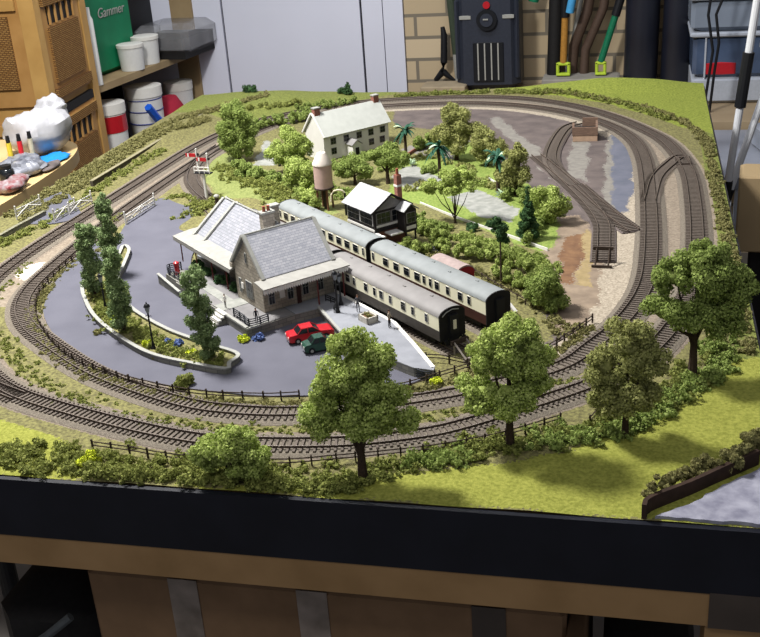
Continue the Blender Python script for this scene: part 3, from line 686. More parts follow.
for a in (61, 87): win(-319.8, -319.8, a, a+23, 46, 61, m_grey, m_glass, 2, 'y')
pr = B_(MB().bx(-320, -300, 96, 116, 30, 62).ext([(96,62),(106,69),(116,62)], 'x', -319, -300.3), 'porch', m_bdark)
B_(MB().slab([(-320,93,61), (-297,93,61), (-297,106,71), (-320,106,71)], 1.2).slab([(-320,106,71), (-297,106,71), (-297,119,61), (-320,119,61)], 1.2), 'porch_roof', bpy.data.materials['signal_box_roof'], pr)
win(-299.8, -299.8, 99, 113, 44, 58, m_grey, m_glass, 1, 'y'); B_(MB().bx(-300, -299.3, 98, 114, 34, 39), 'white_board', m_white, pr)
for s, q in ((-302, 98), (-302, 114)): B_(MB().box(s, q, 15, 2, 2, 30), 'porch_leg', m_bdark, pr)
B_(MB().bx(-320, -298, 56, 60, 31, 34).bx(-318, -300, 72, 92, 31, 33), 'landing', m_white)
c = B_(MB().box(-352, 122, 50, 8, 8, 100), 'chimney', m_brick); B_(MB().box(-352, 122, 84, 9.4, 9.4, 3), 'white_band', m_white, c); B_(MB().cyl(-352, 122, 100, 109, 2.4, 2), 'chimney_pot', bpy.data.materials['terracotta'], c)

# ------------------------------------------------------------ cottage
Cv = np.array([-712., 1114.]); Dv = np.array([101., 118.]); an = math.atan2(118, 101)
st_ = thing('white_cottage', 'long white cottage with pale grey roof in the back garden', 'house', Cv[0], Cv[1], 0, an); s0 = t0 = 0
B_(MB().ext([(0,0),(0,48),(31,82),(62,48),(62,0)], 'x', 0, 152), 'walls', m_white)
m_cr = M('cottage_roof', (172,174,168), .85, var=.05, scale=80)
B_(MB().slab([(-2,-4,45), (156,-4,45), (156,31,84), (-2,31,84)], 1.8).slab([(-2,31,84), (156,31,84), (156,66,45), (-2,66,45)], 1.8), 'roof', m_cr)
B_(MB().slab([(-4,-5,45), (-1,-5,45), (-1,31,86), (-4,31,86)], 3).slab([(-4,31,86), (-1,31,86), (-1,67,45), (-4,67,45)], 3), 'gable_coping', m_white)
for a in (16, 46, 76, 104, 132):
    win(a, a+11, 0, 0, 29, 40, m_grey, m_glass, 1)
for a in (16, 104, 130): win(a, a+11, 0, 0, 10, 21, m_grey, m_glass, 1)
pr = B_(MB().ext([(50,0),(50,24),(60,31),(70,24),(70,0)], 'y', -22, 0), 'porch', m_white); B_(MB().slab([(60,-24,32), (60,0,32), (48,0,23), (48,-24,23)], 1.2).slab([(60,-24,32), (72,-24,23), (72,0,23), (60,0,32)], 1.2), 'porch_roof', m_grey, pr)
B_(MB().bx(56, 64, -22.8, -21.8, 1, 18), 'door', m_dark, pr)
for a in (8, 146):
    c = B_(MB().box(a, 31, 86, 12, 10, 18), 'chimney', m_brick); B_(MB().box(a, 31, 95.6, 14, 12, 2), 'chimney_cap', m_cope, c)

# ------------------------------------------------------------ coal stage
x, y = -236, 1262
t = thing('coal_stage', 'brown brick coal stage with open top at the head of the yard', 'coal stage', x, y, 0, .05)
m_cs = MB_('stage_brick', (124,100,84), (104,84,72), (84,70,62), 5, 2.2)
MB().bx(-24, 22, -14, 24, -1, 12).build('base', M('stage_plinth', (164,138,116), .85, scale=100), t)
for k, b in enumerate(((-25, 23, -15, -11, 11, 26), (-25, -21, -11, 25, 11, 26), (19, 23, -11, 48, 4, 26), (-6, 23, 44, 48, -1, 30))): MB().bx(*b).build('brick_wall', m_cs, t)
MB().bx(-21, 19, -11, 44, -1, 14).build('coal_floor', m_dark, t)

# ------------------------------------------------------------ water tank and crane
t = thing('water_tank', 'pinkish round water tank with white conical top on brown legs', 'water tank', -633, 832)
MB().lathe([(15, 36), (15, 76)], n=24).build('tank', M('tank_pink', (176,150,142), .7, scale=60), t, smooth=True)
MB().lathe([(16, 74), (16, 77), (8, 91), (7, 93), (2, 94), (.8, 96)], n=24).build('cone_roof', M('tank_roof', (206,196,186), .7, var=.05), t, smooth=True)
MB().lathe([(16.5, 34), (16.5, 36.5)], n=24).build('platform_ring', m_post, t)
for a in range(4): MB().tube([(13*math.cos(a*PI/2+.6), 13*math.sin(a*PI/2+.6), -1), (12*math.cos(a*PI/2+.6), 12*math.sin(a*PI/2+.6), 35)], 1.8, 6).build('leg', M('rusty_leg', (104,72,54), .8) if a == 0 else bpy.data.materials['rusty_leg'], t)
MB().cyl(0, 0, -1, 35, 2.6).build('feed_pipe', m_post, t)
t = thing('water_crane', 'curved pale water crane standing between tank and signal box', 'water crane', -590, 800)
MB().cyl(0, 0, -1, 36, 1.8, n=10).build('column', m_iron, t)
MB().tube([(0,0,36), (-3,-1,40), (-9,-3,42), (-16,-6,41), (-20,-8,36), (-21,-8,24)], 1.5, 8).build('arm', M('crane_cream', (204,196,170), .6), t)

# ------------------------------------------------------------ bracket signal
t = thing('bracket_signal', 'white bracket signal with red arms at the junction left of the station', 'signal', -862, 884, 0, -.15)
MB().tube([(0,0,-1), (0,0,44)], [3, 2.4], 10).build('main_post', m_white, t)
MB().box(0, 0, 45, 32, 10, 1.8).build('platform', m_iron, t)
MB().tube([(-10,0,45), (0,0,34), (10,0,45)], .8, 6).build('bracket', m_white, t)
mb = MB()
for z in (50, 56): mb.tube([(-15,-4.5,z), (15,-4.5,z)], .8, 5)
for x in (-15, -5, 5, 15): mb.tube([(x,-4.5,45), (x,-4.5,56)], .8, 5)
mb.build('handrail', m_white, t)
for x, h in ((-9, 84), (11, 77)):
    d = MB().tube([(x,0,45), (x,0,h)], [2, 1.6], 8).ball(x, 0, h+2, 1.6).build('doll_post', m_white, t)
    a = MB().bx(x-20, x-1, -2.8, -1.8, h-11, h-5).build('signal_arm', m_red, d); MB().bx(x-16.5, x-13.5, -3.2, -2.8, h-11, h-5).build('white_band', m_white, a)
    MB().box(x+2.6, 0, h-7, 3.4, 3, 4).build('lamp', m_iron, d)
leafless = None
t = thing('ground_post', 'short dark post with white cap behind the station canopy', 'post', -815, 815)
MB().cyl(0, 0, -1, 22, 4, 3.4, 8).build('post', m_post, t); MB().ball(0, 0, 25, 5, 5, 3.4).build('cap', m_cope, t)

# ------------------------------------------------------------ lamps
def lamp(label, x, y, h, z=0, cone=True):
    t = thing('street_lamp', label, 'lamp', x, y, z, 0, 'black lamp posts')
    MB().lathe([(3, -1), (3, 3), (2, 5), (1.5, 10), (1.1, 12), (1, h-13)], n=10).build('post', m_iron, t)
    MB().tube([(-4,0,h-17), (4,0,h-17)], .5, 5).build('ladder_bar', m_iron, t)
    ln = MB().lathe([(1.6, h-13), (3.4, h-5)], n=6).build('lantern_glass', M('lamp_glass', (120,126,130), .3, var=0) if 'lamp_glass' not in bpy.data.materials else bpy.data.materials['lamp_glass'], t)
    MB().lathe([(4.2, h-5), (2.6, h-2), (.8, h-1), (.6, h+1)], n=6).build('lantern_cap', m_iron, t)
lamp('black lamp post in front of the kerbed tree island, nearest the camera', -694, 279, 61, 3)
lamp('black lamp post half hidden between the poplars at the left of the island', -812, 392, 52, 3)
lamp('black lamp post on the platform end by the low wall', *ST(-158, -108), 56, 12)
lamp('slim black lamp post standing behind the first on the station end of the platform', *ST(-176, -92), 44, 12)
lamp('lamp post beside the grey patch in the bushes near the back left', -792, 1080, 48)

# ------------------------------------------------------------ cars
def car(label, x, y, rot, mat, L=56, W=22):
    t = thing('model_car', label, 'car', x, y, .5, rot, None); l, w = L/2, W/2
    prof = [(-l, 4.2), (-l, 9.5), (-l+2, 11.2), (-l*.55, 12), (l*.42, 12), (l-3, 10.8), (l, 8.8), (l, 4.2), (l-3, 3), (-l+3, 3)]
    b = MB().ext(prof, 'y', -w, w)
    b.v = [(a, c*(1-.10*max(0, abs(a)/l-.75)*4*.8)*(.9 if z > 10.9 else 1), z) for a, c, z in b.v]; b.build('body', mat, t)
    cab = [(-l*.62, 11.8), (-l*.40, 17.2), (l*.10, 17.4), (l*.40, 11.8)]
    vs = [(a, sd*(w*.88 if z < 14 else w*.72), z) for sd in (-1, 1) for a, z in cab]
    MB().add(vs, [[0, 1, 2, 3], [7, 6, 5, 4], [0, 4, 5, 1], [1, 5, 6, 2], [2, 6, 7, 3], [3, 7, 4, 0]]).build('windows', m_glass, t)
    MB().add([(-l*.42, -w*.74, 17), (l*.12, -w*.74, 17.2), (l*.12, w*.74, 17.2), (-l*.42, w*.74, 17), (-l*.40, -w*.7, 18), (l*.10, -w*.7, 18.2), (l*.10, w*.7, 18.2), (-l*.40, w*.7, 18)], [[0, 1, 2, 3], [4, 5, 6, 7], [0, 1, 5, 4], [1, 2, 6, 5], [2, 3, 7, 6], [3, 0, 4, 7]]).build('roof', mat, t)
    mb = MB()
    for sd in (-1, 1):
        for a, c in (((-l*.62, 11.8), (-l*.40, 17.6)), ((-l*.14, 11.8), (-l*.14, 17.6)), ((l*.40, 11.8), (l*.10, 17.6))): mb.tube([(a[0], sd*w*.9, a[1]), (c[0], sd*w*.735, c[1])], .6, 5)
    mb.build('window_pillars', mat, t)
    for a in (-l*.62, l*.62):
        for sd in (-1, 1): wh = MB().tube([(a, sd*(w-3.4), 3.9), (a, sd*(w+.15), 3.9)], 3.9, 14).build('wheel', m_iron, t); MB().tube([(a, sd*w, 3.9), (a, sd*(w+.4), 3.9)], 1.9, 10).build('hub_cap', m_cope, wh)
    for e in (-1, 1): MB().bx(min(e*l, e*(l+1)), max(e*l, e*(l+1)), -w+1, w-1, 4.5, 6.3).build('bumper', M('chrome', (190,190,196), .2, var=0, metal=.9) if 'chrome' not in bpy.data.materials else bpy.data.materials['chrome'], t)
    for sd in (-1, 1): MB().tube([(-l-.4, sd*(w-4), 8.6), (-l+.3, sd*(w-4), 8.6)], 1.5, 10).build('headlamp', m_white, t)
car('bright red saloon parked outside the station canopy', -514, 331, .55, m_red)
car('small dark green car parked nose to nose beside the red saloon', -492, 303, .55, M('green_car_paint', (24,62,48), .35, var=.05, spec=.5), 44, 19)

# ------------------------------------------------------------ pillar box and flowers on terrace
t = thing('pillar_box', 'small bright red pillar box at the left end of the station terrace', 'post box', *ST(-426, -204), 12)
MB().lathe([(4, 0), (4, 2), (3.4, 2.4), (3.4, 15), (4.2, 15.6), (4, 17.4), (2, 19), (.2, 19.6)], n=16).build('body', m_red, t, smooth=True); MB().box(0, -3.5, 12, 3, .6, .8).build('slot', m_iron, t)

# ------------------------------------------------------------ people
def person(label, x, y, z, rot, coat, legs, hair=(60,44,34), h=23.0, arm=0.0):
    """one continuous standing body about 23 mm tall, grown from a jointed skeleton"""
    k = h/175.0
    J = [(0,0,92,13), (0,0,112,12.5), (0,0,132,14), (0,0,146,7), (0,-1,152,5.5), (0,-2,160,8.6), (0,-2,168,8.8),
         (9,0,88,10), (10,-2,48,7), (10,0,8,5), (10,-12,3,4.5), (-9,0,88,10), (-10,2,48,7), (-10,4,8,5), (-10,-8,3,4.5),
         (17,0,142,6.5), (24,0,116,5), (25,-10-arm*14,94+arm*22,4), (26,-14-arm*20,86+arm*26,4), (-17,0,142,6.5), (-24,2,116,5), (-24,-6,92,4), (-24,-9,84,4)]
    E_ = [(0,1),(1,2),(2,3),(3,4),(4,5),(5,6),(0,7),(7,8),(8,9),(9,10),(0,11),(11,12),(12,13),(13,14),(2,15),(15,16),(16,17),(17,18),(2,19),(19,20),(20,21),(21,22)]
    me = bpy.data.meshes.new('person'); me.from_pydata([(a*k*S, b*k*S, c*k*S) for a, b, c, r in J], E_, [])
    o = bpy.data.objects.new('person', me); C.objects.link(o)
    sk = o.modifiers.new('skin', 'SKIN'); o.modifiers.new('sub', 'SUBSURF').levels = 1; o.modifiers['sub'].render_levels = 1
    for i, j in enumerate(J): me.skin_vertices[0].data[i].radius = (j[3]*k*S, j[3]*k*S*.8)
    me.skin_vertices[0].data[0].use_root = True
    dg = bpy.context.evaluated_depsgraph_get(); m2 = bpy.data.meshes.new_from_object(o.evaluated_get(dg)); o.modifiers.clear(); o.data = m2
    ms = [coat, legs, M('skin', (196,150,124), .7, var=0) if 'skin' not in bpy.data.materials else bpy.data.materials['skin']]
    m2.materials.clear()
    for m in ms: m2.materials.append(m)
    for p in m2.polygons:
        zz = p.center.z/(k*S); ax = abs(p.center.x)/(k*S)
        p.material_index = 2 if zz > 148 or (ax > 20 and zz < 91+arm*22 and zz > 70) else (1 if zz < 92 and ax < 20 else 0); p.use_smooth = True
    place(o, x, y, z, rot); tag(o, label, 'person')
    MB().ball(0, .6*k, 171*k, 9.6*k, 9.8*k, 7.5*k, 10, 6).build('hair', M('hair_brown', hair, .8, var=0) if 'hair_brown' not in bpy.data.materials else bpy.data.materials['hair_brown'], o)
    mb = MB(); mb.ball(0, -10.4*k, 162*k, 1.5*k, 2*k, 2.4*k, 6, 4)
    for sd in (-1, 1): mb.ball(sd*9*k, -1*k, 162*k, 1.5*k, 2*k, 3*k, 6, 4)
    mb.build('nose_and_ears', bpy.data.materials['skin'], o)
    mb = MB()
    for sd in (-1, 1): mb.ball(sd*3.4*k, -10*k, 166*k, 1.1*k, .8*k, 1.1*k, 6, 4)
    mb.box(0, -10*k, 156*k, 5*k, 1*k, 1*k).build('eyes_and_mouth', m_iron, o)
    return o
m_coat = M('grey_coat', (84,84,88), .9); m_trous = M('dark_trousers', (40,40,46), .9); m_jack = M('tan_jacket', (150,138,122), .9)
person('person in grey standing on the platform, left of the planter', *ST(-142, -88), 12, .3, m_coat, m_trous)
person('person in tan jacket and dark trousers on the platform, right of the planter', *ST(-76, -86), 12, 1.4, m_jack, m_trous, arm=.3)
person('person in pale clothes standing at the top of the terrace steps', *ST(-268, -208), 12.6, -.4, M('pale_shirt', (216,214,206), .9), M('pale_trousers', (150,148,144), .9), h=19)
person('person in dark coat by the corner of the terrace railing', *ST(-198, -200), 12, .5, m_trous, m_coat, h=20)
# ============================================================ TREES AND PLANTING
def tree(label, x, y, h, lobes, n, mat, size=1.6, trunk=3.2, th=None, name='tree', group=None, lean=0, branches=4, sub=14, cat='tree', z=None):
    z = HT(x, y) if z is None else z
    t = thing(name, label, cat, x, y, z, 0, group); th = th or h*.5
    mb = MB().tube([(0,0,-3), (lean*.3,0,th*.4), (lean,0,th), (lean,0,h*.72)], [trunk*1.3, trunk, trunk*.75, trunk*.3], 8)
    for k in range(branches):
        l = lobes[k % len(lobes)]; mb.tube([(lean*.4, 0, th*(.45+.12*k)), (l[0]*.5, l[1]*.5, (th*.6+l[2])/2), (l[0]*.85, l[1]*.85, l[2])], [trunk*.55, trunk*.4, trunk*.15], 6)
    mb.build('trunk', m_trunk, t, True)
    leaf_obj('crown', lobes, n, size, mat, t, sub=sub)
    return t
def LS_(k, dz, *a): return [(q[0]*k, q[1]*k, q[2]+dz)+tuple(v*(k+.06) for v in ((q[3], q[4] if len(q) > 4 else q[3]*.95, q[5] if len(q) > 5 else q[3]*.85))) for q in a]
def L_(*a): return [(q[0], q[1], q[2], q[3], q[4] if len(q) > 4 else q[3], q[5] if len(q) > 5 else q[3]*.85) for q in a]
tree('large bright green tree at the front centre, hiding the platform end', -377, 36, 153, LS_(.84, 8, (0,0,108,36,34,34), (-28,0,82,28), (26,-4,84,28), (2,-8,62,34,28,22), (-42,2,54,24,22,18), (36,4,58,26,22,20), (-8,6,128,22,22,18), (18,8,116,22)), 26000, m_leafA, 1.5, 4.2, 40)
tree('tall bright tree at the front, right of the coach ends', -248, 105, 138, LS_(.82, 4, (2,0,104,34,32,28), (-22,-2,92,24), (24,0,88,26), (-30,-4,56,28,24,22), (0,-6,58,34,28,24), (32,2,60,24,22,20), (8,4,120,24,22,14)), 24000, m_leafA, 1.5, 4, 38)
tree('olive green open-crowned tree second from the right at the front', -141, 139, 123, LS_(.84, 4, (0,0,92,32,30,26), (-24,0,70,24), (22,0,74,24), (0,-4,48,34,28,22), (-22,-6,36,22,20,14), (20,0,40,22,20,16), (6,2,106,20,18,12)), 17000, m_leafC, 1.5, 3, 46)
tree('broad mid green tree at the front right corner, overhanging the board edge', -74, 274, 157, LS_(.82, 4, (4,0,118,36,34,26), (-30,0,108,26), (30,2,104,30), (-38,-4,70,30,26,20), (-6,-8,74,34,30,22), (30,-2,70,34,28,22), (50,4,92,24), (12,6,134,24,22,14)), 26000, m_leafB, 1.6, 4.2, 56)
tree('low spreading bright tree at the front left of the large one', -497, 16, 62, LS_(.86, 0, (0,0,38,32,22,18), (-24,0,32,20,16,14), (24,0,32,22,18,14), (6,4,48,20,16,11), (-12,0,20,24,16,12), (16,-2,18,22,16,12)), 14000, m_leafA, 1.4, 3, 18)
def poplar(label, x, y, h, r, n, z=4):
    k = 6; lob = L_(*[(random.uniform(-2, 2), random.uniform(-2, 2), 14+(h-20)*(i+.4)/k, r*1.12*(1-.1*abs(i-1.8)**1.3*.55), r*1.12*(1-.1*abs(i-1.8)**1.3*.55), h/k*.85) for i in range(k)])
    return tree(label, x, y, h, lob, n, m_leafP, 1.3, 2.2, h*.4, 'poplar_tree', None, 0, 3, 10, z=z)
poplar('poplar at the front of the island, right of the front-left pair', -752, 322, 117, 14, 7000)
poplar('leftmost poplar on the forecourt island', -846, 432, 112, 16, 7500)
poplar('rearmost poplar at the top of the island', -862, 520, 118, 14, 7000)
poplar('solitary poplar before the station steps at the right end of the island', -618, 257, 116, 16, 8500)
tree('tall dense green tree by the junction at the back left', -888, 1122, 120, L_((0,0,94,26,26,24), (-8,0,64,30,28,26), (16,4,56,28,26,24), (-18,4,40,24,22,20), (14,0,84,22), (4,0,30,30,26,20)), 15000, m_leafB, 1.6, 4, 40)
tree('round bright green bush tree between junction tree and white cottage', -748, 1020, 88, L_((0,0,58,30,28,26), (-24,-6,42,22), (20,0,44,24), (-4,-8,28,30,26,20)), 11000, m_leafA, 1.6, 3, 30)
tree('bright tree left of the water tank', -690, 900, 66, L_((0,0,40,26,24,24), (-14,10,30,22), (14,-8,28,22,20,18)), 8000, m_leafA, 1.5, 3, 24)
tree('low green tree in front of the cottage, right of the water tank', -618, 970, 52, L_((0,0,34,24,22,16), (-18,0,26,18), (18,0,28,20)), 7000, m_leafB, 1.5, 2.6, 20)
tree('flat-topped green tree between tall chimney and cottage porch', -560, 975, 72, L_((0,0,50,30,26,15), (-20,4,44,20,18,13), (22,0,46,22,20,13), (4,6,60,20,18,10)), 8000, m_leafB, 1.5, 3.2, 34)
tree('umbrella-shaped garden tree with three bare leaning stems', -408, 768, 90, L_((-26,0,62,22,18,9), (4,6,72,28,20,9), (30,0,60,22,18,8), (-4,-6,58,24,18,8), (14,8,80,22,16,7), (-40,4,54,16,14,7)), 8000, m_leafA, 1.4, 1.8, 12, branches=6)
tree('large olive tree at the back of the palm garden', -462, 1120, 106, L_((0,0,74,30,28,26), (-22,0,50,24), (24,0,54,26), (0,-4,34,32,28,20), (-10,4,88,20)), 12000, m_leafC, 1.6, 3.4, 40)
tree('smaller olive tree right of the big one in the palm garden', -402, 1085, 72, L_((0,0,46,26,24,20), (18,0,34,20), (-16,0,34,20), (4,0,22,26,22,16)), 8000, m_leafC, 1.6, 3, 26)
tree('dark olive tree behind the right-hand palm', -330, 905, 86, L_((0,0,58,20,20,22), (10,0,34,20), (-12,2,32,20), (4,4,72,14)), 8000, m_leafC, 1.5, 2.6, 30)
tree('rounded pale green tree next to the conifer by the yard', -265, 770, 62, L_((0,0,38,24,22,20), (16,0,28,18), (-14,0,30,20), (2,0,16,24,20,14)), 8000, m_leafA, 1.5, 2.6, 22)
tree('round green tree above the pale earth near the siding end', -240, 440, 56, L_((0,0,34,22,20,19), (-14,4,24,18), (8,-4,16,20,18,14)), 7000, m_leafB, 1.5, 2.4, 20)
t = thing('conifer', 'dark blue-green conifer at the corner of the palm garden', 'tree', -290, 700, 0)
MB().tube([(0,0,-1), (0,0,70)], [2, .6], 8).build('trunk', m_trunk, t); leaf_obj('crown', [(0, 0, 8+10.5*k, 17-2.4*k, 17-2.4*k, 8) for k in range(7)], 7000, 1.3, m_leafD, t, sub=12)
t = thing('conifer', 'small dark conifer on the hill behind the white cottage', 'tree', -815, 1690, HT(-815, 1690))
MB().tube([(0,0,-1), (0,0,30)], [1.5, .4], 6).build('trunk', m_trunk, t); leaf_obj('crown', [(0, 0, 6+7*k, 11-2.6*k, 11-2.6*k, 6) for k in range(4)], 1500, 1.6, m_leafD, t, sub=8)
t = tree('tall thin-stemmed pine with small dark crown behind the rear coach', -307, 520, 95, L_((0,0,74,11,11,12), (4,2,64,9), (-4,0,84,9)), 2200, m_leafD, 1.3, 1.2, 60, branches=0, name='pine_tree')
# palms
def palm(label, x, y, h, r=24, lean=0):
    t = thing('palm_tree', label, 'palm', x, y, 0, 0, 'plastic palms in the garden')
    MB().tube([(0,0,-1), (lean*.4,0,h*.35), (lean,0,h*.72)], [3.4, 2.8, 2.6], 10).build('trunk', m_trunk, t)
    n = 22
    for k in range(n):
        a = 2*PI*k/n+random.uniform(-.15, .15); up = random.uniform(0, .85); R = r*random.uniform(.85, 1.1); mb = MB(); pts = []
        for j in range(8):
            u = j/7; pts.append((lean+math.cos(a)*R*u, math.sin(a)*R*u, h*.74+R*(up*u*2.2-1.15*u*u)))
        ca, sa = math.cos(a+PI/2), math.sin(a+PI/2)
        for j in range(7):
            p, q = pts[j], pts[j+1]; w = 3.1*math.sin(PI*min(1, (j+.7)/7.5))+.3; w2 = 3.1*math.sin(PI*min(1, (j+1.5)/8.2))+.2
            for sd in (-1, 1): mb.add([p, q, (q[0]+ca*sd*w2, q[1]+sa*sd*w2, q[2]-w2*.45), (p[0]+ca*sd*w, p[1]+sa*sd*w, p[2]-w*.45)], [[0, 1, 2, 3]])
            mb.tube([p, q], .35, 4, False)
        f = mb.build('frond', m_palm, t)
        if k in (3, 14): f.data.materials[0] = m_flock; f['label'] = 'pale white-green frond'
palm('blue-green palm nearest the white cottage', -556, 1116, 74, 23)
palm('middle blue-green palm in front of the big olive tree', -473, 1003, 74, 25)
palm('right-hand blue-green palm beside the grey path', -361, 922, 76, 24)
def yucca(label, x, y, r=11):
    t = thing('spiky_plant', label, 'plant', x, y, 0, 0); mb = MB()
    for k in range(16):
        a = 2.4*k; u = .3+.7*(k/16); c, s_ = math.cos(a), math.sin(a); R = r*(.55+.45*u); z = r*1.25*(1.15-u)
        mb.add([(-s_*1.2, c*1.2, 0), (s_*1.2, -c*1.2, 0), (c*R*.55+s_*1.3, s_*R*.55-c*1.3, z*.8+2), (c*R, s_*R, z), (c*R*.55-s_*1.3, s_*R*.55+c*1.3, z*.8+2)], [[0, 1, 2, 3, 4]])
    mb.build('leaves', m_flock, t)
yucca('pale spiky plant at the foot of the cottage palm', -540, 1088); yucca('pale spiky plant at the foot of the right-hand palm', -352, 893, 13)
# bushes
def bush(label, x, y, r, mat, n=1500, z=None, h=.75, name='bush', cat='bush', size=1.3, flat=None):
    z = HT(x, y) if z is None else z
    o = leaf_obj(name, [(0, 0, r*h*.6, r, r*.9, r*h), (r*.5, r*.2, r*h*.4, r*.6, r*.6, r*h*.6), (-r*.5, -r*.1, r*h*.45, r*.6, r*.6, r*h*.6)], n, size, mat, sub=8)
    return tag(place(o, x, y, z, random.uniform(0, 6)), label, cat)
bush('bright yellow bush at the corner of the terrace wall', *ST(-184, -226), 7, m_yellow, 900, .5)
bush('blue flowering bush against the dark terrace corner', *ST(-176, -212), 7, m_bluefl, 900, .5)
bush('bright yellow-green bush by the fence at the platform end', *ST(58, -118), 8, m_yellow, 900, 0)
bush('blue flowers on the island left of the solitary poplar', -668, 292, 7, m_bluefl, 900, 4)
bush('second clump of blue flowers beside the front lamp post', -684, 296, 6, m_bluefl, 800, 4)
bush('yellow flowers near the foot of the front lamp post', -706, 288, 7, m_yellow, 900, 4)
bush('yellow flowers on the island between poplar and lamp', -780, 356, 7, m_yellow, 800, 4)
bush('yellow flowers on the island by the solitary poplar', -640, 268, 6, m_yellow, 700, 4)
bush('yellow bush in the hedge at the front left of the board', -652, 28, 11, m_yellow, 1400)
bush('small green bush at the right tip of the tree island', -600, 244, 9, m_scrub, 900, .5)
bush('green tuft outside the front kerb of the island', -684, 262, 6, m_scrub2, 500, .5)
bush('green tuft outside the left kerb of the island', -790, 322, 5, m_scrub2, 400, .5)
bush('green bush on the verge in front of the island tip', -620, 196, 12, m_scrub, 1500)
bush('dark low bush in the palm garden below the umbrella tree', -378, 735, 12, m_leafD, 1300)
bush('dark rounded shrub beside the garden path', -345, 745, 12, m_leafD, 1300)
bush('green shrub at the foot of the middle palm', -500, 1040, 16, m_leafB, 1800)
bush('green shrub under the left side of the cottage', -690, 1060, 18, m_leafB, 2000)
bush('green shrub against the right end of the cottage', -640, 1120, 14, m_leafB, 1600)
bush('small white rock garden plant behind the porch of the signal box', -418, 640, 11, m_path, 700)
bush('dark hump of bushes on the hill crest at the back left', -880+50, 1705, 16, m_leafD, 1500)
bush('dark scrub on the far crest beside the white door', -1060, 1690, 18, m_leafD, 1500)
m_terr = m_leafD
for k, s in enumerate((-430, -395, -350, -315)):
    bush(('dark shrub against the station wall, farthest left', 'dark shrub against the station wall, second from left', 'dark shrub against the station wall, third from left', 'dark shrub against the station wall, next to the gable')[k], *ST(s, -172), 10, m_leafD, 1000, 12)
# hedges and loose scrub
def hedge(label, pts, w, h, mat, n, z=0):
    Q = spline(pts, w*.8); o0 = Q[0].copy()
    o = leaf_obj('hedge', [(q[0]-o0[0]+RNG.normal()*1.5, q[1]-o0[1]+RNG.normal()*1.5, h*.5, w*.62, w*.62, h*.55) for q in Q], n, 1.5, mat, sub=7)
    return tag(place(o, o0[0], o0[1], z), label, 'hedge')
hedge('long clipped hedge behind the rear coaches', [(-464,608),(-430,634),(-378,620),(-318,599),(-266,553),(-248,495)], 24, 22, m_hedge, 20000)
hedge('loose hedge between garden kerb and coach hedge', [(-462,719),(-433,702),(-408,673)], 20, 18, m_hedge, 7000)
hedge('lower hedge joining the coach hedge to the tree by the yard', [(-311,540),(-268,500),(-237,469)], 20, 18, m_hedge, 8000)
hedge('dry hedge on top of the lane wall in the front right corner, near part', [(-118,29),(-99,52),(-74,73),(-64,78)], 14, 17, m_scrub2, 6000)
hedge('dry hedge on top of the lane wall at the right edge of the board', [(-49,86),(-33,109),(-21,124)], 16, 22, m_scrub2, 6000)
hedge('tall hedge on the bank between water tank and station', [(-821,1004),(-753,931),(-690,874),(-644,822)], 19, 20, m_hedge, 8000)
hedge('bank of bushes under the junction tree', [(-851,1023),(-787,961),(-729,943),(-703,991)], 24, 30, m_leafB, 11000)
hedge('bank of bright bushes running down to the water tank', [(-784,1089),(-725,1023),(-686,931),(-668,848)], 24, 30, m_leafA, 11000)
hedge('hedge along the back of the cottage', [(-886,1524),(-824,1559),(-782,1597)], 18, 20, m_leafB, 5000)
hedge('dark hedge at the back of the palm garden', [(-544,1190),(-526,1219),(-486,1189)], 20, 26, m_leafB, 5000)
hedge('green hedge at the right side of the palm garden', [(-345,879),(-339,934),(-286,771),(-287,669)], 16, 18, m_leafB, 6000)
hedge('leafy bank between signal box and white kerb', [(-487,765),(-460,752),(-420,703)], 17, 18, m_leafB, 5000)
scrub('verge_scrub', 'scrubby green growth all along the front edge of the board under the trees', [[(-1000,90),(-850,50),(-700,34),(-560,30),(-430,30),(-340,50)],[(-330,80),(-240,112),(-165,150),(-110,215),(-60,300)]], 22, 2.4, 8, m_scrub, dens=1.0)
scrub('verge_scrub', 'dark green growth spilling over the front edge of the board', [[(-1050,14),(-800,12),(-640,12),(-560,10),(-450,12),(-380,16)]], 10, 3.0, 9, m_scrub)
scrub('verge_scrub', 'green scrub between the trees on the front right bank', [[(-330,62),(-290,84)],[(-225,118),(-160,140),(-110,200),(-60,270),(-40,350)]], 18, 2.2, 9, m_leafB)
scrub('moss_tufts', 'mossy tufts along the strip between the two front tracks', [[(-1025,560),(-990,380),(-900,290),(-780,180),(-640,122),(-500,112),(-400,130),(-300,175),(-200,255),(-140,340)]], 15, 1.6, 3.0, m_scrub, 1.1, flat=.5)
scrub('moss_tufts', 'tufts beside the inner fence along the forecourt', [[(-933,639),(-949,552),(-937,459),(-902,365),(-829,273),(-769,229),(-714,200),(-655,179),(-590,164),(-521,162),(-436,178),(-347,218),(-309,255),(-229,308),(-184,393)]], 10, 1.4, 4.2, m_scrub2, 1.2)
scrub('island_plants', 'low green planting filling the kerbed tree island', [[(-836,466),(-786,373),(-729,316),(-666,276),(-607,254)], [(-857,464),(-800,372),(-742,315)]], 16, 1.0, 4.6, m_scrub, 1.2, zf=6)
scrub('edge_growth', 'mossy growth along the right-hand edge of the board', [[(-12,330),(-12,700),(-14,1000),(-18,1250),(-60,1400),(-130,1520),(-250,1620),(-340,1670)]], 8, 2.6, 6, m_scrub2, 1.6)
scrub('edge_growth', 'green growth along the back of the outer oval', [[(-700,1668),(-560,1690),(-400,1680),(-280,1640),(-160,1540),(-80,1400)]], 10, 3, 7, m_scrub, 1.8)
scrub('edge_growth', 'dark low growth along the far left and back of the board', [[(-1180,780),(-1175,1100),(-1150,1350),(-1100,1500),(-1000,1640)],[(-1140,760),(-1140,1000),(-1135,1240),(-1070,1440)]], 14, 2.2, 7, m_scrub2, 1.8)
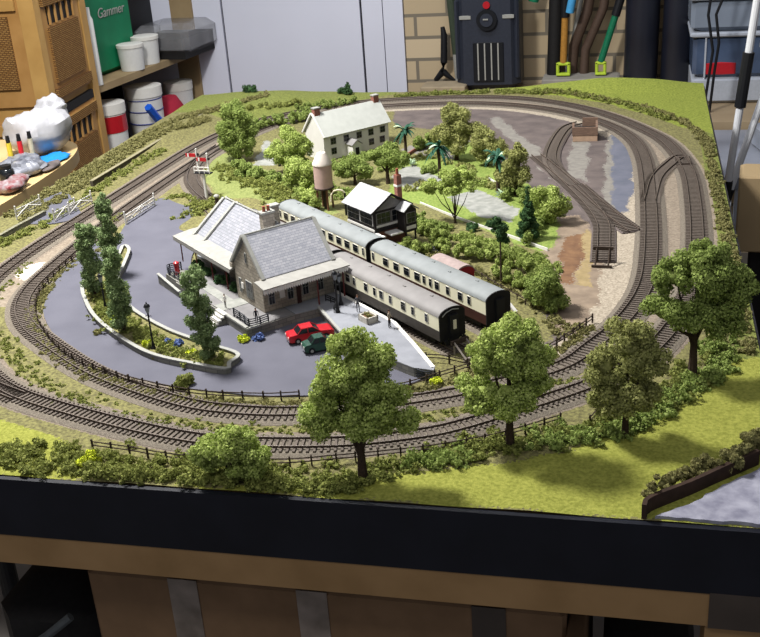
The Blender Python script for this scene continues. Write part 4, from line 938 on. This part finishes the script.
scrub('edge_growth', 'green growth between the low wall and the outer track at the left', [[(-1130,560),(-1095,760),(-1095,1000),(-1080,1200)]], 12, 3, 6, m_scrub, 1.5)
hedge('bank of green growth hiding the track at the back left of the board', [(-937,1303),(-931,1362),(-903,1395),(-873,1421),(-848,1446)], 22, 24, m_leafB, 11000)
hedge('green growth on the far side of the back left track', [(-1071,1536),(-1008,1532),(-956,1558),(-909,1585)], 22, 16, m_scrub, 8000)
scrub('bank_growth', 'rough green growth on the slope behind the station', [[(-898,1070),(-816,979),(-726,874),(-668,800)], [(-850,845),(-856,791)]], 30, 1.3, 7, m_scrub, 1.5)
scrub('bank_growth', 'rough growth between the rear coaches and the hedge', [[(-461,641),(-388,596),(-309,526),(-243,437),(-220,379),(-186,396)]], 14, 2.2, 5, m_scrub2, 1.4)
scrub('bank_growth', 'growth around the inner junction left of the bracket signal', [[(-944,871),(-907,895),(-859,844)], [(-970,722),(-980,788)]], 8, 2.4, 5, m_scrub, 1.4)
scrub('garden_growth', 'mixed low shrubs scattered through the palm garden', [[(-546,1120),(-522,1175),(-478,1085)], [(-447,1085),(-401,991),(-359,933)], [(-516,932),(-494,973),(-455,950)]], 14, 4.5, 7, m_leafC, 1.4)
scrub('garden_growth', 'dense light green shrubs below the white garden kerb', [[(-479,751),(-424,720),(-357,675),(-294,632),(-248,580)]], 18, 2.2, 8, m_hedge, 1.4)
scrub('bank_growth', 'garden growth around the foot of the cottage', [[(-696,1088),(-660,1136),(-606,1156),(-564,1054)], [(-653,932),(-502,799),(-425,730)]], 20, 3.5, 8, m_leafB, 1.6)

# ============================================================ THE GARAGE
m_floor = M('garage_concrete', (96,92,88), .9, scale=3, col2=(112,108,102))
struct(place(MB().box(0, 0, -10, 6200, 6400, 20).build('floor', m_floor), -500, 500, -850))
m_bwall = MB_('wall_brick', (194,176,146), (176,158,128), (120,112,98), 225, 75, 'x', msize=6)
struct(MB().bx(-938, 2400, 2950, 3050, -850, 1500).build('wall_back', m_bwall))
struct(MB().bx(-2700, -2600, -1200, 3050, -850, 1500).build('wall_left', M('left_wall_paint', (120,104,84), .9, scale=5)))
struct(MB().bx(2400, 2500, -1200, 3050, -850, 1500).build('wall_right', M('right_wall_paint', (70,66,64), .9, scale=5)))
d = thing('door_1', 'white panelled door', 'door', -1500, 2950, -850); del d['label']; del d['category']; d['kind'] = 'structure'
m_door = M('white_door', (206,208,220), .55, var=.03, scale=3)
for a, b in ((-2600, -1602), (-1594, -1092), (-1084, -1012), (-1009, -940)): MB().bx(a+1500, b+1500, -12, 60, 0, 2350).build('panel', m_door, d)
MB().bx(-1100, 560, 4, 80, 0, 2350).build('backing', m_dark, d)

# workbench along the back wall
m_bench = M('bench_top', (142,124,98), .8, scale=8, col2=(158,140,112))
t = thing('workbench', 'workbench along the brick wall behind the layout', 'workbench', 500, 2650, -850)
MB().bx(-1330, 1800, -290, 290, 570, 610).build('top', m_bench, t)
for x in (-1290, 0, 1740): MB().bx(x-30, x+30, -270, 270, 0, 570).build('leg', m_pine, t)
BZ = -240
# heater
t = thing('fan_heater', 'black portable heater with grille and round dial on the bench', 'heater', -630, 2855, BZ); t.scale = (1.05, 1.05, 1.05)
m_hb = M('heater_plastic', (44,48,58), .45, var=.1); m_hd = M('heater_dark', (22,24,28), .4)
b = MB().box(0, 0, 190, 208, 150, 370, 0, 26); b.v = [(x*(1-.05*abs(z-150)/200), y, z) for x, y, z in b.v]; b.build('casing', m_hb, t, True)
MB().box(4, -76, 102, 96, 6, 124, 0, 2).build('grille_panel', m_hd, t)
for k in range(4): MB().box(-28+k*21, -80, 104, 4, 3, 114).build('grille_bar', m_cope, t)
MB().tube([(2,-74,232), (2,-86,232)], 32, 24).build('dial', m_hd, t); MB().tube([(2,-86,232), (2,-90,232)], 20, 20).build('dial_face', m_hb, t)
MB().box(0, -92, 235, 16, 3, 4, 0).build('pointer', m_cope, t)
MB().tube([(2,-74,276), (2,-82,276)], 11, 16).build('red_button', m_red, t)
for x in (-66, 68): MB().box(x, -76, 240, 36, 4, 12, 0, 1).build('indicator_strip', m_cope, t)
for x in (-94, 92): MB().box(x, -40, 170, 14, 60, 250, 0, 6).build('side_rib', m_hb, t)
# tools
m_gpole = M('green_pole', (56,66,52), .6); m_lime = M('lime_plastic', (176,200,60), .5); m_gtube = M('green_tube', (20,106,74), .5); m_or = M('varnished_ash', (164,118,52), .5)
def pole(name, label, cat, pts, r, mat, n=12): o = MB().tube([(p[0]-pts[0][0], p[1]-pts[0][1], p[2]-pts[0][2]) for p in pts], r, n).build(name, mat, None, True); o.location = [c*S for c in pts[0]]; return tag(o, label, cat)
t = thing('tool_fork', 'black two-pronged handle tool standing at the brick wall', 'tool', -795, 2890, BZ)
MB().tube([(-36,0,0), (-30,0,30), (-6,0,56), (0,0,90), (4,0,180), (0,0,208)], [7,9,13,12,11,7], 10).build('shaft', m_iron, t, True); MB().tube([(36,0,26), (16,0,40), (-4,0,58)], [4,8,12], 10).build('prong', m_iron, t, True)
t = thing('garden_tool', 'dark green pole with grey foot leaning left of the heater', 'pole', -772, 2895, BZ, 0)
MB().tube([(22,0,116), (-6,0,480)], 15, 12).build('pole', m_gpole, t); MB().tube([(28,0,0), (22,0,116)], [13, 15], 12).build('foot', m_cope, t)
for nm, lab, x, wd in (('boot', 'dark upright strap left of the lime-footed tools', -424, 46),):
    pole('dark_strap', lab, 'strap', [(x, 2890, BZ), (x+20, 2890, 340)], wd/2, m_dark)
def strimmer(label, x, y, tilt, pm, w=46):
    t = thing('garden_tool', label, 'garden tool', x, y, BZ+42)
    mb = MB()
    for a in ((-w/2+5, 0, 18), (w/2-5, 0, 18)): mb.box(a[0], 0, 22, 10, 20, 44, 0, 3)
    mb.box(0, 0, 40, w, 20, 10, 0, 3).box(0, 0, 6, w, 26, 8, 0, 2).build('foot', m_lime, t)
    MB().tube([(0,0,44), (tilt*.4,0,190)], 11, 12).build('handle', pm, t); MB().tube([(tilt*.4,0,190), (tilt,0,420)], 14, 12).build('grip', m_iron, t)
strimmer('lime-footed garden tool with varnished handle, right of the heater', -388, 2850, 14, m_or)
strimmer('lime-footed garden tool with green shaft, leaning right', -266, 2850, 110, m_gtube, 36)
pole('green_cane_tube', 'green tube hanging beside the right side of the heater', 'tube', [(-488, 2890, 40), (-468, 2890, 130), (-458, 2890, 330)], 17, m_gtube)
pole('hose_pipe', 'brown coiled hose leaning among the tools, left strand', 'hose', [(-366, 2900, BZ), (-356, 2900, -110), (-314, 2900, 0), (-294, 2900, 120), (-274, 2900, 330)], 17, M('brown_hose', (78,62,52), .6))
pole('hose_pipe', 'brown coiled hose leaning among the tools, right strand', 'hose', [(-325, 2895, BZ), (-318, 2895, -120), (-262, 2895, 10), (-215, 2895, 330)], 15, bpy.data.materials['brown_hose'])
pole('blue_tube', 'bright blue tube above the varnished tool', 'tube', [(-366, 2820, 10), (-344, 2820, 120), (-312, 2820, 330)], 13, M('blue_plastic', (70,150,200), .4))
pole('garden_cane', 'grey cane leaning behind the lime-footed tool', 'cane', [(-388, 2905, BZ), (-330, 2905, 60), (-310, 2905, 330)], 8, m_cope)
for x, r, lab in ((-140, 54, 'left black rolled bag standing on the bench'), (-30, 46, 'middle black rolled bag standing on the bench'), (64, 38, 'right black rolled bag standing on the bench')):
    pole('rolled_bag', lab, 'bag', [(x, 2860, BZ), (x+4, 2860, 60), (x+2, 2860, 340)], r, M('black_vinyl', (26,28,38), .35, var=.2, scale=9, spec=.5) if 'black_vinyl' not in bpy.data.materials else bpy.data.materials['black_vinyl'], 20)
pole('power_cable', 'thin black cable hanging before the clear storage box', 'cable', [(62, 2480, BZ), (70, 2480, -120), (78, 2480, -40), (66, 2480, 40), (84, 2480, 90), (130, 2480, 330)], 4, m_iron)
pole('power_cable', 'second thin black cable hanging beside the first', 'cable', [(44, 2470, BZ), (62, 2470, -60), (44, 2470, 40), (70, 2470, 330)], 4, m_iron)
tag(place(MB().box(0, 0, 20.5, 250, 110, 41, 0, 3).build('stone_slab', M('grey_slab', (140,136,128), .9, scale=20), None), -330, 2850, BZ), 'pale grey slab under the two lime-footed garden tools', 'slab')
tag(place(MB().box(0, 0, 19, 150, 100, 38, 0, 3).build('stone_block', M('tan_block', (150,136,112), .9, scale=20), None), -775, 2780, BZ), 'tan block lying in front of the forked black tool', 'block')
# storage boxes at the back right
m_clear = M('clear_plastic', (128,138,152), .25, var=.15, scale=5, spec=.5); m_grey2 = M('grey_lid', (166,172,182), .4, var=.05)
t = thing('storage_box', 'clear blue-grey storage box with a red item showing through its front', 'storage box', 272, 2720, BZ)
MB().box(0, 0, 40, 520, 262, 76, 0, 8).build('base_tray', m_grey2, t, True); MB().box(0, 0, 140, 520, 260, 124, 0, 12).build('box', M('tub_dark', (66,80,104), .2, var=.4, scale=9, spec=.6), t, True); MB().box(0, 0, 206, 540, 280, 14, 0, 4).build('lid', m_grey2, t)
MB().box(-178, -130, 106, 86, 6, 38, 0, 3).build('red_item', m_red, t); MB().box(-224, -131, 140, 5, 4, 120).build('corner_rib', m_grey2, t)
t = thing('storage_box', 'pale grey-lidded storage box stacked on top of the clear one', 'storage box', 272, 2720, BZ+214)
MB().box(0, 0, 46, 540, 260, 90, 0, 12).build('box', m_clear, t, True); MB().box(0, 0, 97, 560, 280, 12, 0, 4).build('lid', m_grey2, t); MB().box(0, 0, 200, 520, 250, 190, 0, 12).build('upper_tray', M('tray_dark', (96,102,114), .4, var=.4, scale=12), t)
t = thing('side_table', 'grey metal table with clutter beyond the right end of the layout', 'table', 420, 2100, -850)
MB().bx(-350, 400, -220, 250, 560, 590).build('top', M('grey_table', (126,130,140), .4, var=.25, scale=6), t)
for x in (-310, 380):
    for y in (-200, 180): MB().bx(x-12, x+12, y-12, y+12, 0, 560).build('leg', m_grey2, t)
for x, y, w, d, h, c, lab in ((240, 2150, 150, 110, 60, (140,146,158), 'pale plastic tray on the grey side table'), (360, 2080, 130, 160, 40, (92,98,110), 'grey tray at the front of the grey side table'), (480, 2190, 150, 90, 90, (60,62,72), 'dark case on the grey side table')):
    tag(place(MB().box(0, 0, h/2, w, d, h, .2, 6).build('plastic_tray', M('tray_colour', c, .35, var=.25, scale=12), None, True), x, y, -260), lab, 'tray')
t = thing('work_lamp', 'grey metal lamp head hanging over the storage boxes at the right', 'lamp', 215, 2250, -258)
MB().tube([(60,40,0), (60,40,300)], 8, 10).build('stem', m_grey2, t); MB().tube([(60,40,296), (0,0,296)], 8, 8).build('arm', m_grey2, t); MB().lathe([(50, 246), (44, 290), (20, 312)], n=20).build('shade', M('grey_metal', (120,126,134), .4, var=.05, metal=.3), t, True)
# tripod
t = thing('tripod', 'silver tripod standing at the right side of the layout', 'tripod', 100, 1600, -850)
m_alu = M('aluminium', (222,224,228), .35, var=.03, metal=.15)
def leg3(a, b, c0, c1, e):
    A = np.array(a, float); D = np.array(b, float)-A; P = lambda u: tuple(A+D*u)
    l = MB().tube([P(0), P(e)], 8, 12).build('leg', m_alu, t)
    MB().tube([P(c0), P(c1)], 12, 12).build('leg_clamp', m_iron, l); MB().tube([P(e), P(1)], 10, 12).build('leg_sleeve', m_iron, l)
leg3((7,0,1236),(-102,0,2),.237, .33, .462)
leg3((88,20,1105),(-207,20,2),.12, .17, .42)
# cardboard box right
t = thing('cardboard_box', 'tan cardboard box on a shelf by the right edge of the layout', 'box', 152, 1212, -850)
MB().box(20, 20, 335, 200, 60, 670, -.1, 4).build('lower_stack', m_dark, t)
MB().box(0, 0, 728, 214, 90, 144, -.1, 3).build('body', M('tan_card', (150,130,98), .9, var=.06, scale=12), t)
tag(place(MB().box(0, 0, 15, 80, 50, 30, .1, 8).build('lime_cushion', m_lime, None, True), 150, 1214, -50), 'lime green folded pad lying on the tan cardboard box', 'pad')

# ------------------------------------------------------------ left: shelf unit, cabinet, curved table
SH0 = np.array([-1789., 2302.]); SH1 = np.array([-1713., 2930.]); dv = (SH1-SH0)/np.linalg.norm(SH1-SH0); sa = math.atan2(dv[1], dv[0])
m_shelf = M('shelf_wood', (140,120,88), .8, scale=12, col2=(154,134,100)); m_pw = M('orange_pine', (168,124,68), .6, scale=14, col2=(186,142,84))
t = thing('shelf_unit', 'open wooden shelving beside the white door', 'shelf', SH0[0], SH0[1], -850, sa); LS = float(np.linalg.norm(SH1-SH0))
for z in (400, 740): MB().bx(0, LS, 0, 330, z, z+22).build('shelf', m_shelf, t)
MB().bx(LS-2, LS+26, -4, 330, 0, 1400).build('end_panel', m_shelf, t); MB().bx(-30, -2, -4, 330, 0, 1400).build('end_panel', m_pw, t)
MB().bx(-2, LS-2, 318, 330, 0, 1400).build('back_panel', m_dark, t)
def SHP(u, v): return tuple(SH0+dv*u+np.array([-dv[1], dv[0]])*v)
Z1, Z2 = -850+762, -850+422
def tubm(label, u, v, z, r, h, mat, lid, band=None, rings=None, group=None):
    x, y = SHP(u, v); t = thing('plastic_tub', label, 'tub', x, y, z+.5, 0, group)
    MB().lathe([(r*.9, 0), (r, h*.9)], n=24).build('pot', mat, t, True); MB().lathe([(r*1.05, h*.88), (r*1.05, h), (r*.98, h+1)], n=24).build('lid', lid, t, True)
    if band: MB().lathe([(r*1.01, h*.66), (r*1.01, h*.86)], n=24).build('band', band, t)
    for q in rings or []: MB().lathe([(r*1.0, h*q), (r*1.02, h*q+2), (r*1.0, h*q+4)], n=24).build('ring', M('blue_print', (50,60,120), .5) if 'blue_print' not in bpy.data.materials else bpy.data.materials['blue_print'], t)
m_tub = M('white_tub', (206,206,202), .5, var=.03); m_tub2 = M('cream_lid', (214,212,204), .5, var=.02)
tubm('short white tub on the upper shelf, left of its taller twin', 262, 34, Z1, 43, 84, m_tub, m_tub2)
tubm('white tub on the upper shelf touching the dark wire basket', 372, 44, Z1, 46, 92, m_tub, m_tub2)
tubm('white tub with red band at the left of the lower shelf', 84, 40, Z2, 56, 268, m_tub, m_tub2, m_red)
tubm('tall white tub with blue rings on the lower shelf', 310, 40, Z2, 60, 275, m_tub, m_tub2, rings=(.55, .7, .84))
tubm('white tub at the right end of the lower shelf', 575, 60, Z2, 50, 235, m_tub, m_tub2)
x, y = SHP(160, 80); t = thing('yellow_bag', 'yellow-green packet between the tubs on the lower shelf', 'packet', x, y, Z2, sa)
MB().box(0, 0, 100, 60, 40, 196, 0, 10).build('packet', M('yellow_packet', (172,168,70), .6), t, True)
x, y = SHP(250, -34); tag(place(MB().tube([(-40,0,226), (40,0,140)], 14, 6).build('blue_scraper', M('bright_blue', (30,90,200), .4), None), x, y, Z2, sa), 'bright blue handle leaning on the ringed tub', 'tool')
x, y = SHP(478, 40); t = thing('red_bag', 'dark red cloth bag beside the ringed tub on the lower shelf', 'bag', x, y, Z2, sa)
MB().tube([(0,0,0), (0,0,60), (-6,0,130), (-20,0,200)], [74, 80, 66, 34], 14).build('sack', M('red_cloth', (164,40,60), .9, scale=9), t, True)
x, y = SHP(98, 135); t = thing('green_carrier_bag', 'big green shopping bag with pale lettering on the upper shelf', 'bag', x, y, Z1, sa)
b = MB().box(125, 0, 160, 300, 120, 320, 0, 16); b.v = [(x_+(z_-160)*.0, y_*(1-.1*math.sin(x_*.05)), z_) for x_, y_, z_ in b.v]; b.build('bag_body', M('green_bag', (16,112,74), .55, var=.15, scale=9, bump=1, bscale=20), t, True)
MB().tube([(-40,-68,318), (-20,-74,370), (60,-74,380), (100,-68,318)], 5, 8).build('handle', bpy.data.materials['green_bag'], t)
cu = bpy.data.curves.new('lettering', 'FONT'); cu.body = 'Gammer'; cu.size = 44*S; cu.extrude = .6*S; cu.shear = .25
lo = bpy.data.objects.new('lettering', cu); C.objects.link(lo); bpy.context.view_layer.update(); lm = bpy.data.meshes.new_from_object(lo); bpy.data.objects.remove(lo); lt = bpy.data.objects.new('lettering', lm); C.objects.link(lt); lm.materials.clear(); lm.materials.append(m_cope); lt.parent = t; lt.location = (62*S, -64*S, 182*S); lt.rotation_euler = (PI/2, 0, 0)
x, y = SHP(20, 10); tag(place(MB().lathe([(14, 0), (14, 200), (9, 212), (9, 236)], n=16).build('sealant_tube', m_tub, None, True), x, y, Z1), 'slim white sealant tube at the left end of the upper shelf', 'tube')
x, y = SHP(545, 30); t = thing('wire_basket', 'dark crate wrapped in clear film overhanging the upper shelf', 'crate', x, y, Z1, sa)
MB().bx(-110, 110, -100, 90, 0, 70).build('crate', m_dark, t); MB().box(0, -8, 62, 236, 216, 100, 0, 20).build('film', M('clear_film', (150,150,152), .15, var=.3, scale=12, spec=.6, alpha=.45, bump=1, bscale=25), t, True)
x, y = SHP(515, 215); t = thing('black_machine', 'black power tool case on the upper shelf behind the tubs', 'case', x, y, Z1, sa)
MB().box(0, 0, 150, 260, 120, 300, 0, 14).build('case', m_iron, t, True); MB().tube([(-60,-64,210), (0,-84,216), (60,-64,210)], 8, 8).build('handle', m_grey2, t)
# wicker cabinet
K = np.array([-1725., 1900.]); sd_ = np.array([-.12, .993]); ca = math.atan2(sd_[1], sd_[0])
m_wick = MB_('woven_wicker', (172,134,78), (146,108,58), (96,66,36), 12, 5, 'xy', msize=1.4); m_pw2 = M('cabinet_pine', (176,136,76), .6, scale=10, col2=(196,156,92))
t = thing('wicker_cabinet', 'tall pine cabinet with woven wicker panels at the far left', 'cabinet', K[0], K[1], -850, ca)
CL = 372
MB().bx(16, CL-16, 14, 400, 0, 1500).bx(14, 30, 14, 400, 0, 1500).build('carcass', m_pw2, t)
for a in ((0, 40), (CL-44, CL)): MB().bx(a[0], a[1], 0, 44, 0, 1500).build('corner_post', m_pw2, t)
MB().bx(0, 30, 380, 420, 0, 1500).build('corner_post', m_pw2, t)
for z0, z1 in ((30, 370), (400, 745), (790, 1085), (1130, 1470)):
    d = MB().bx(46, CL-50, 4, 14, z0, z1).build('side_panel', m_pw, t)
    MB().bx(72, CL-78, -3, 6, z0+50, z1-95).build('wicker', m_wick, d)
    MB().bx(84, CL-90, 3, 6, z1-86, z1-40).build('slot_recess', m_dark, d)
    for k in range(5): MB().bx(92+k*(CL-195)/4, 100+k*(CL-195)/4, -2, 4, z1-88, z1-38).build('spindle', m_pw, d)
    MB().bx(50, CL-54, -6, 5, z1-34, z1-8).build('rail', m_wick, d); MB().bx(50, CL-54, -6, 5, z0+10, z0+36).build('rail', m_wick, d)
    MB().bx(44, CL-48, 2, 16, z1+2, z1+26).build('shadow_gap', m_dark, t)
    d = MB().bx(4, 14, 46, 372, z0, z1).build('front_door', m_pw, t); MB().bx(-3, 6, 80, 340, z0+50, z1-50).build('wicker', m_wick, d); MB().bx(-6, 5, 52, 368, z1-34, z1-6).build('rail', m_pw2, d)
# curved table left of board
t = thing('curved_table', 'pale curved table top with clutter at the left of the layout', 'table', -1480, 1060, -850)
ed = spline([(-1236,640),(-1236,838),(-1240,960),(-1250,1090),(-1268,1180),(-1300,1250),(-1350,1290),(-1430,1300)], 12)
poly = [(q[0]+1480, q[1]-1060) for q in ed]+[(-240,240),(-240,-420),(244,-420)]
MB().prism(poly, 825, 850).build('table_top', M('pale_beech', (186,158,110), .55, scale=9, col2=(200,174,128)), t)
for x, y in ((-180, -360), (180, -360), (-180, 190)): MB().cyl(x, y, 0, 825, 18).build('leg', m_iron, t)
m_film = M('crinkled_white_plastic', (168,168,172), .25, var=.15, scale=25, spec=.6, bump=1, bscale=40)
def lump(name, label, cat, x, y, z, rx, ry, rz, mat, amp=.25, seg=24, f=.03):
    m = MB().ball(0, 0, rz*.9, rx, ry, rz, seg, seg*2//3)
    out = []
    for a, b, c in m.v:
        k = 1+amp*noise.noise(Vector((a*f, b*f, c*f+x)))+amp*.5*noise.noise(Vector((a*f*3, b*f*3, c*f*3+y))); out.append((a*k, b*k, max(0, c*k)))
    m.v = out; return tag(place(m.build(name, mat, None, True), x, y, z), label, cat)
lump('plastic_bag', 'bulging white plastic bag of supplies on the curved table', 'bag', -1345, 1190, 0, 64, 70, 50, m_film, .22, f=.02)
lump('plastic_bag', 'peaked knot of clear plastic on top of the white bag', 'bag', -1335, 1235, 70, 30, 34, 20, m_film, .35)
lump('blue_cloth', 'bright blue crumpled cloth near the edge of the curved table', 'cloth', -1288, 1130, 0, 26, 40, 5, M('blue_cloth', (24,120,190), .8), .4, f=.06)
lump('plastic_bag', 'clear bag of dark odds and ends in front of the white bag', 'bag', -1300, 1035, 0, 44, 56, 16, M('clear_grey_film', (70,74,84), .2, scale=50, col2=(150,152,160), spec=.7, detail=8), .4)
lump('dark_rag', 'dark grey lump of parts on the curved table by the blue cloth', 'rag', -1262, 1065, 0, 16, 34, 6, M('dark_parts', (88,80,78), .6, var=.4, scale=40), .4)
lump('plastic_bag', 'small bag of red and white parts at the left picture edge', 'bag', -1262, 925, 0, 26, 40, 13, M('red_white_parts', (120,40,44), .4, scale=90, detail=8, col2=(150,146,148), spec=.6), .4)
for k, (x, y, c, lab) in enumerate(((-1330, 1085, (200,40,50), 'red marker standing among the clutter on the curved table'), (-1345, 1070, (210,190,60), 'yellow marker standing among the clutter on the curved table'), (-1318, 1105, (190,184,160), 'cream ruler end standing among the clutter on the curved table'))):
    t = thing('marker_pen', lab, 'pen', x, y, 0); MB().cyl(0, 0, 0, 52, 5, n=12).build('barrel', M('pen_colour', c, .4), t); MB().cyl(0, 0, 52, 66, 4.4, 3.6, 12).build('cap', m_iron, t)
t = thing('glass_jar', 'dark glass jar at the left edge of the curved table', 'jar', -1300, 975, 0)
MB().lathe([(14, 0), (15, 20), (13, 26), (10, 28)], n=18).build('jar_body', m_glass, t, True); MB().lathe([(11, 28), (11, 34)], n=18).build('lid', m_iron, t)

# ============================================================ CAMERA, LIGHT
cam = bpy.data.cameras.new('camera'); co = bpy.data.objects.new('camera', cam); C.objects.link(co)
cam.sensor_fit = 'HORIZONTAL'; cam.sensor_width = 36; cam.lens = 51.024; cam.clip_start = .02; cam.clip_end = 50
co.matrix_world = Matrix([[0.972925, -0.02926, 0.229262, -0.1361], [0.221351, 0.403336, -0.887876, -0.791], [-0.06649, 0.914584, 0.398893, 0.53348], [0, 0, 0, 1]]); bpy.context.scene.camera = co
def area(name, loc, size, energy, col, tgt):
    l = bpy.data.lights.new(name, 'AREA'); l.shape = 'RECTANGLE'; l.size = size[0]; l.size_y = size[1]; l.energy = energy; l.color = col
    o = bpy.data.objects.new(name, l); C.objects.link(o); o.location = loc
    o.rotation_euler = (Vector(tgt)-Vector(loc)).to_track_quat('-Z', 'Y').to_euler(); return o
area('ceiling_lamp', (-1.15, .6, 1.3), (.26, .26), 59, (1, .98, .95), (-.6, .75, 0))
area('front_fill_light', (-.5, -.9, 1.6), (1.5, .3), 8, (1, .97, .92), (-.5, .5, 0))  # soft fill added from the camera side for roofs and coach sides
area('back_wall_fill_light', (-.9, 1.9, 1.6), (1.2, .2), 20, (.93, .95, 1), (-.9, 2.6, 0))  # unseen lamp added to brighten the back wall and door
w = bpy.data.worlds.new('world'); w.use_nodes = True; bpy.context.scene.world = w
w.node_tree.nodes['Background'].inputs['Color'].default_value = (.86, .88, 1, 1); w.node_tree.nodes['Background'].inputs['Strength'].default_value = .32
vs = bpy.context.scene.view_settings; vs.view_transform = 'Standard'; vs.look = 'None'; vs.gamma = 1; vs.exposure = 0; vs.use_curve_mapping = False
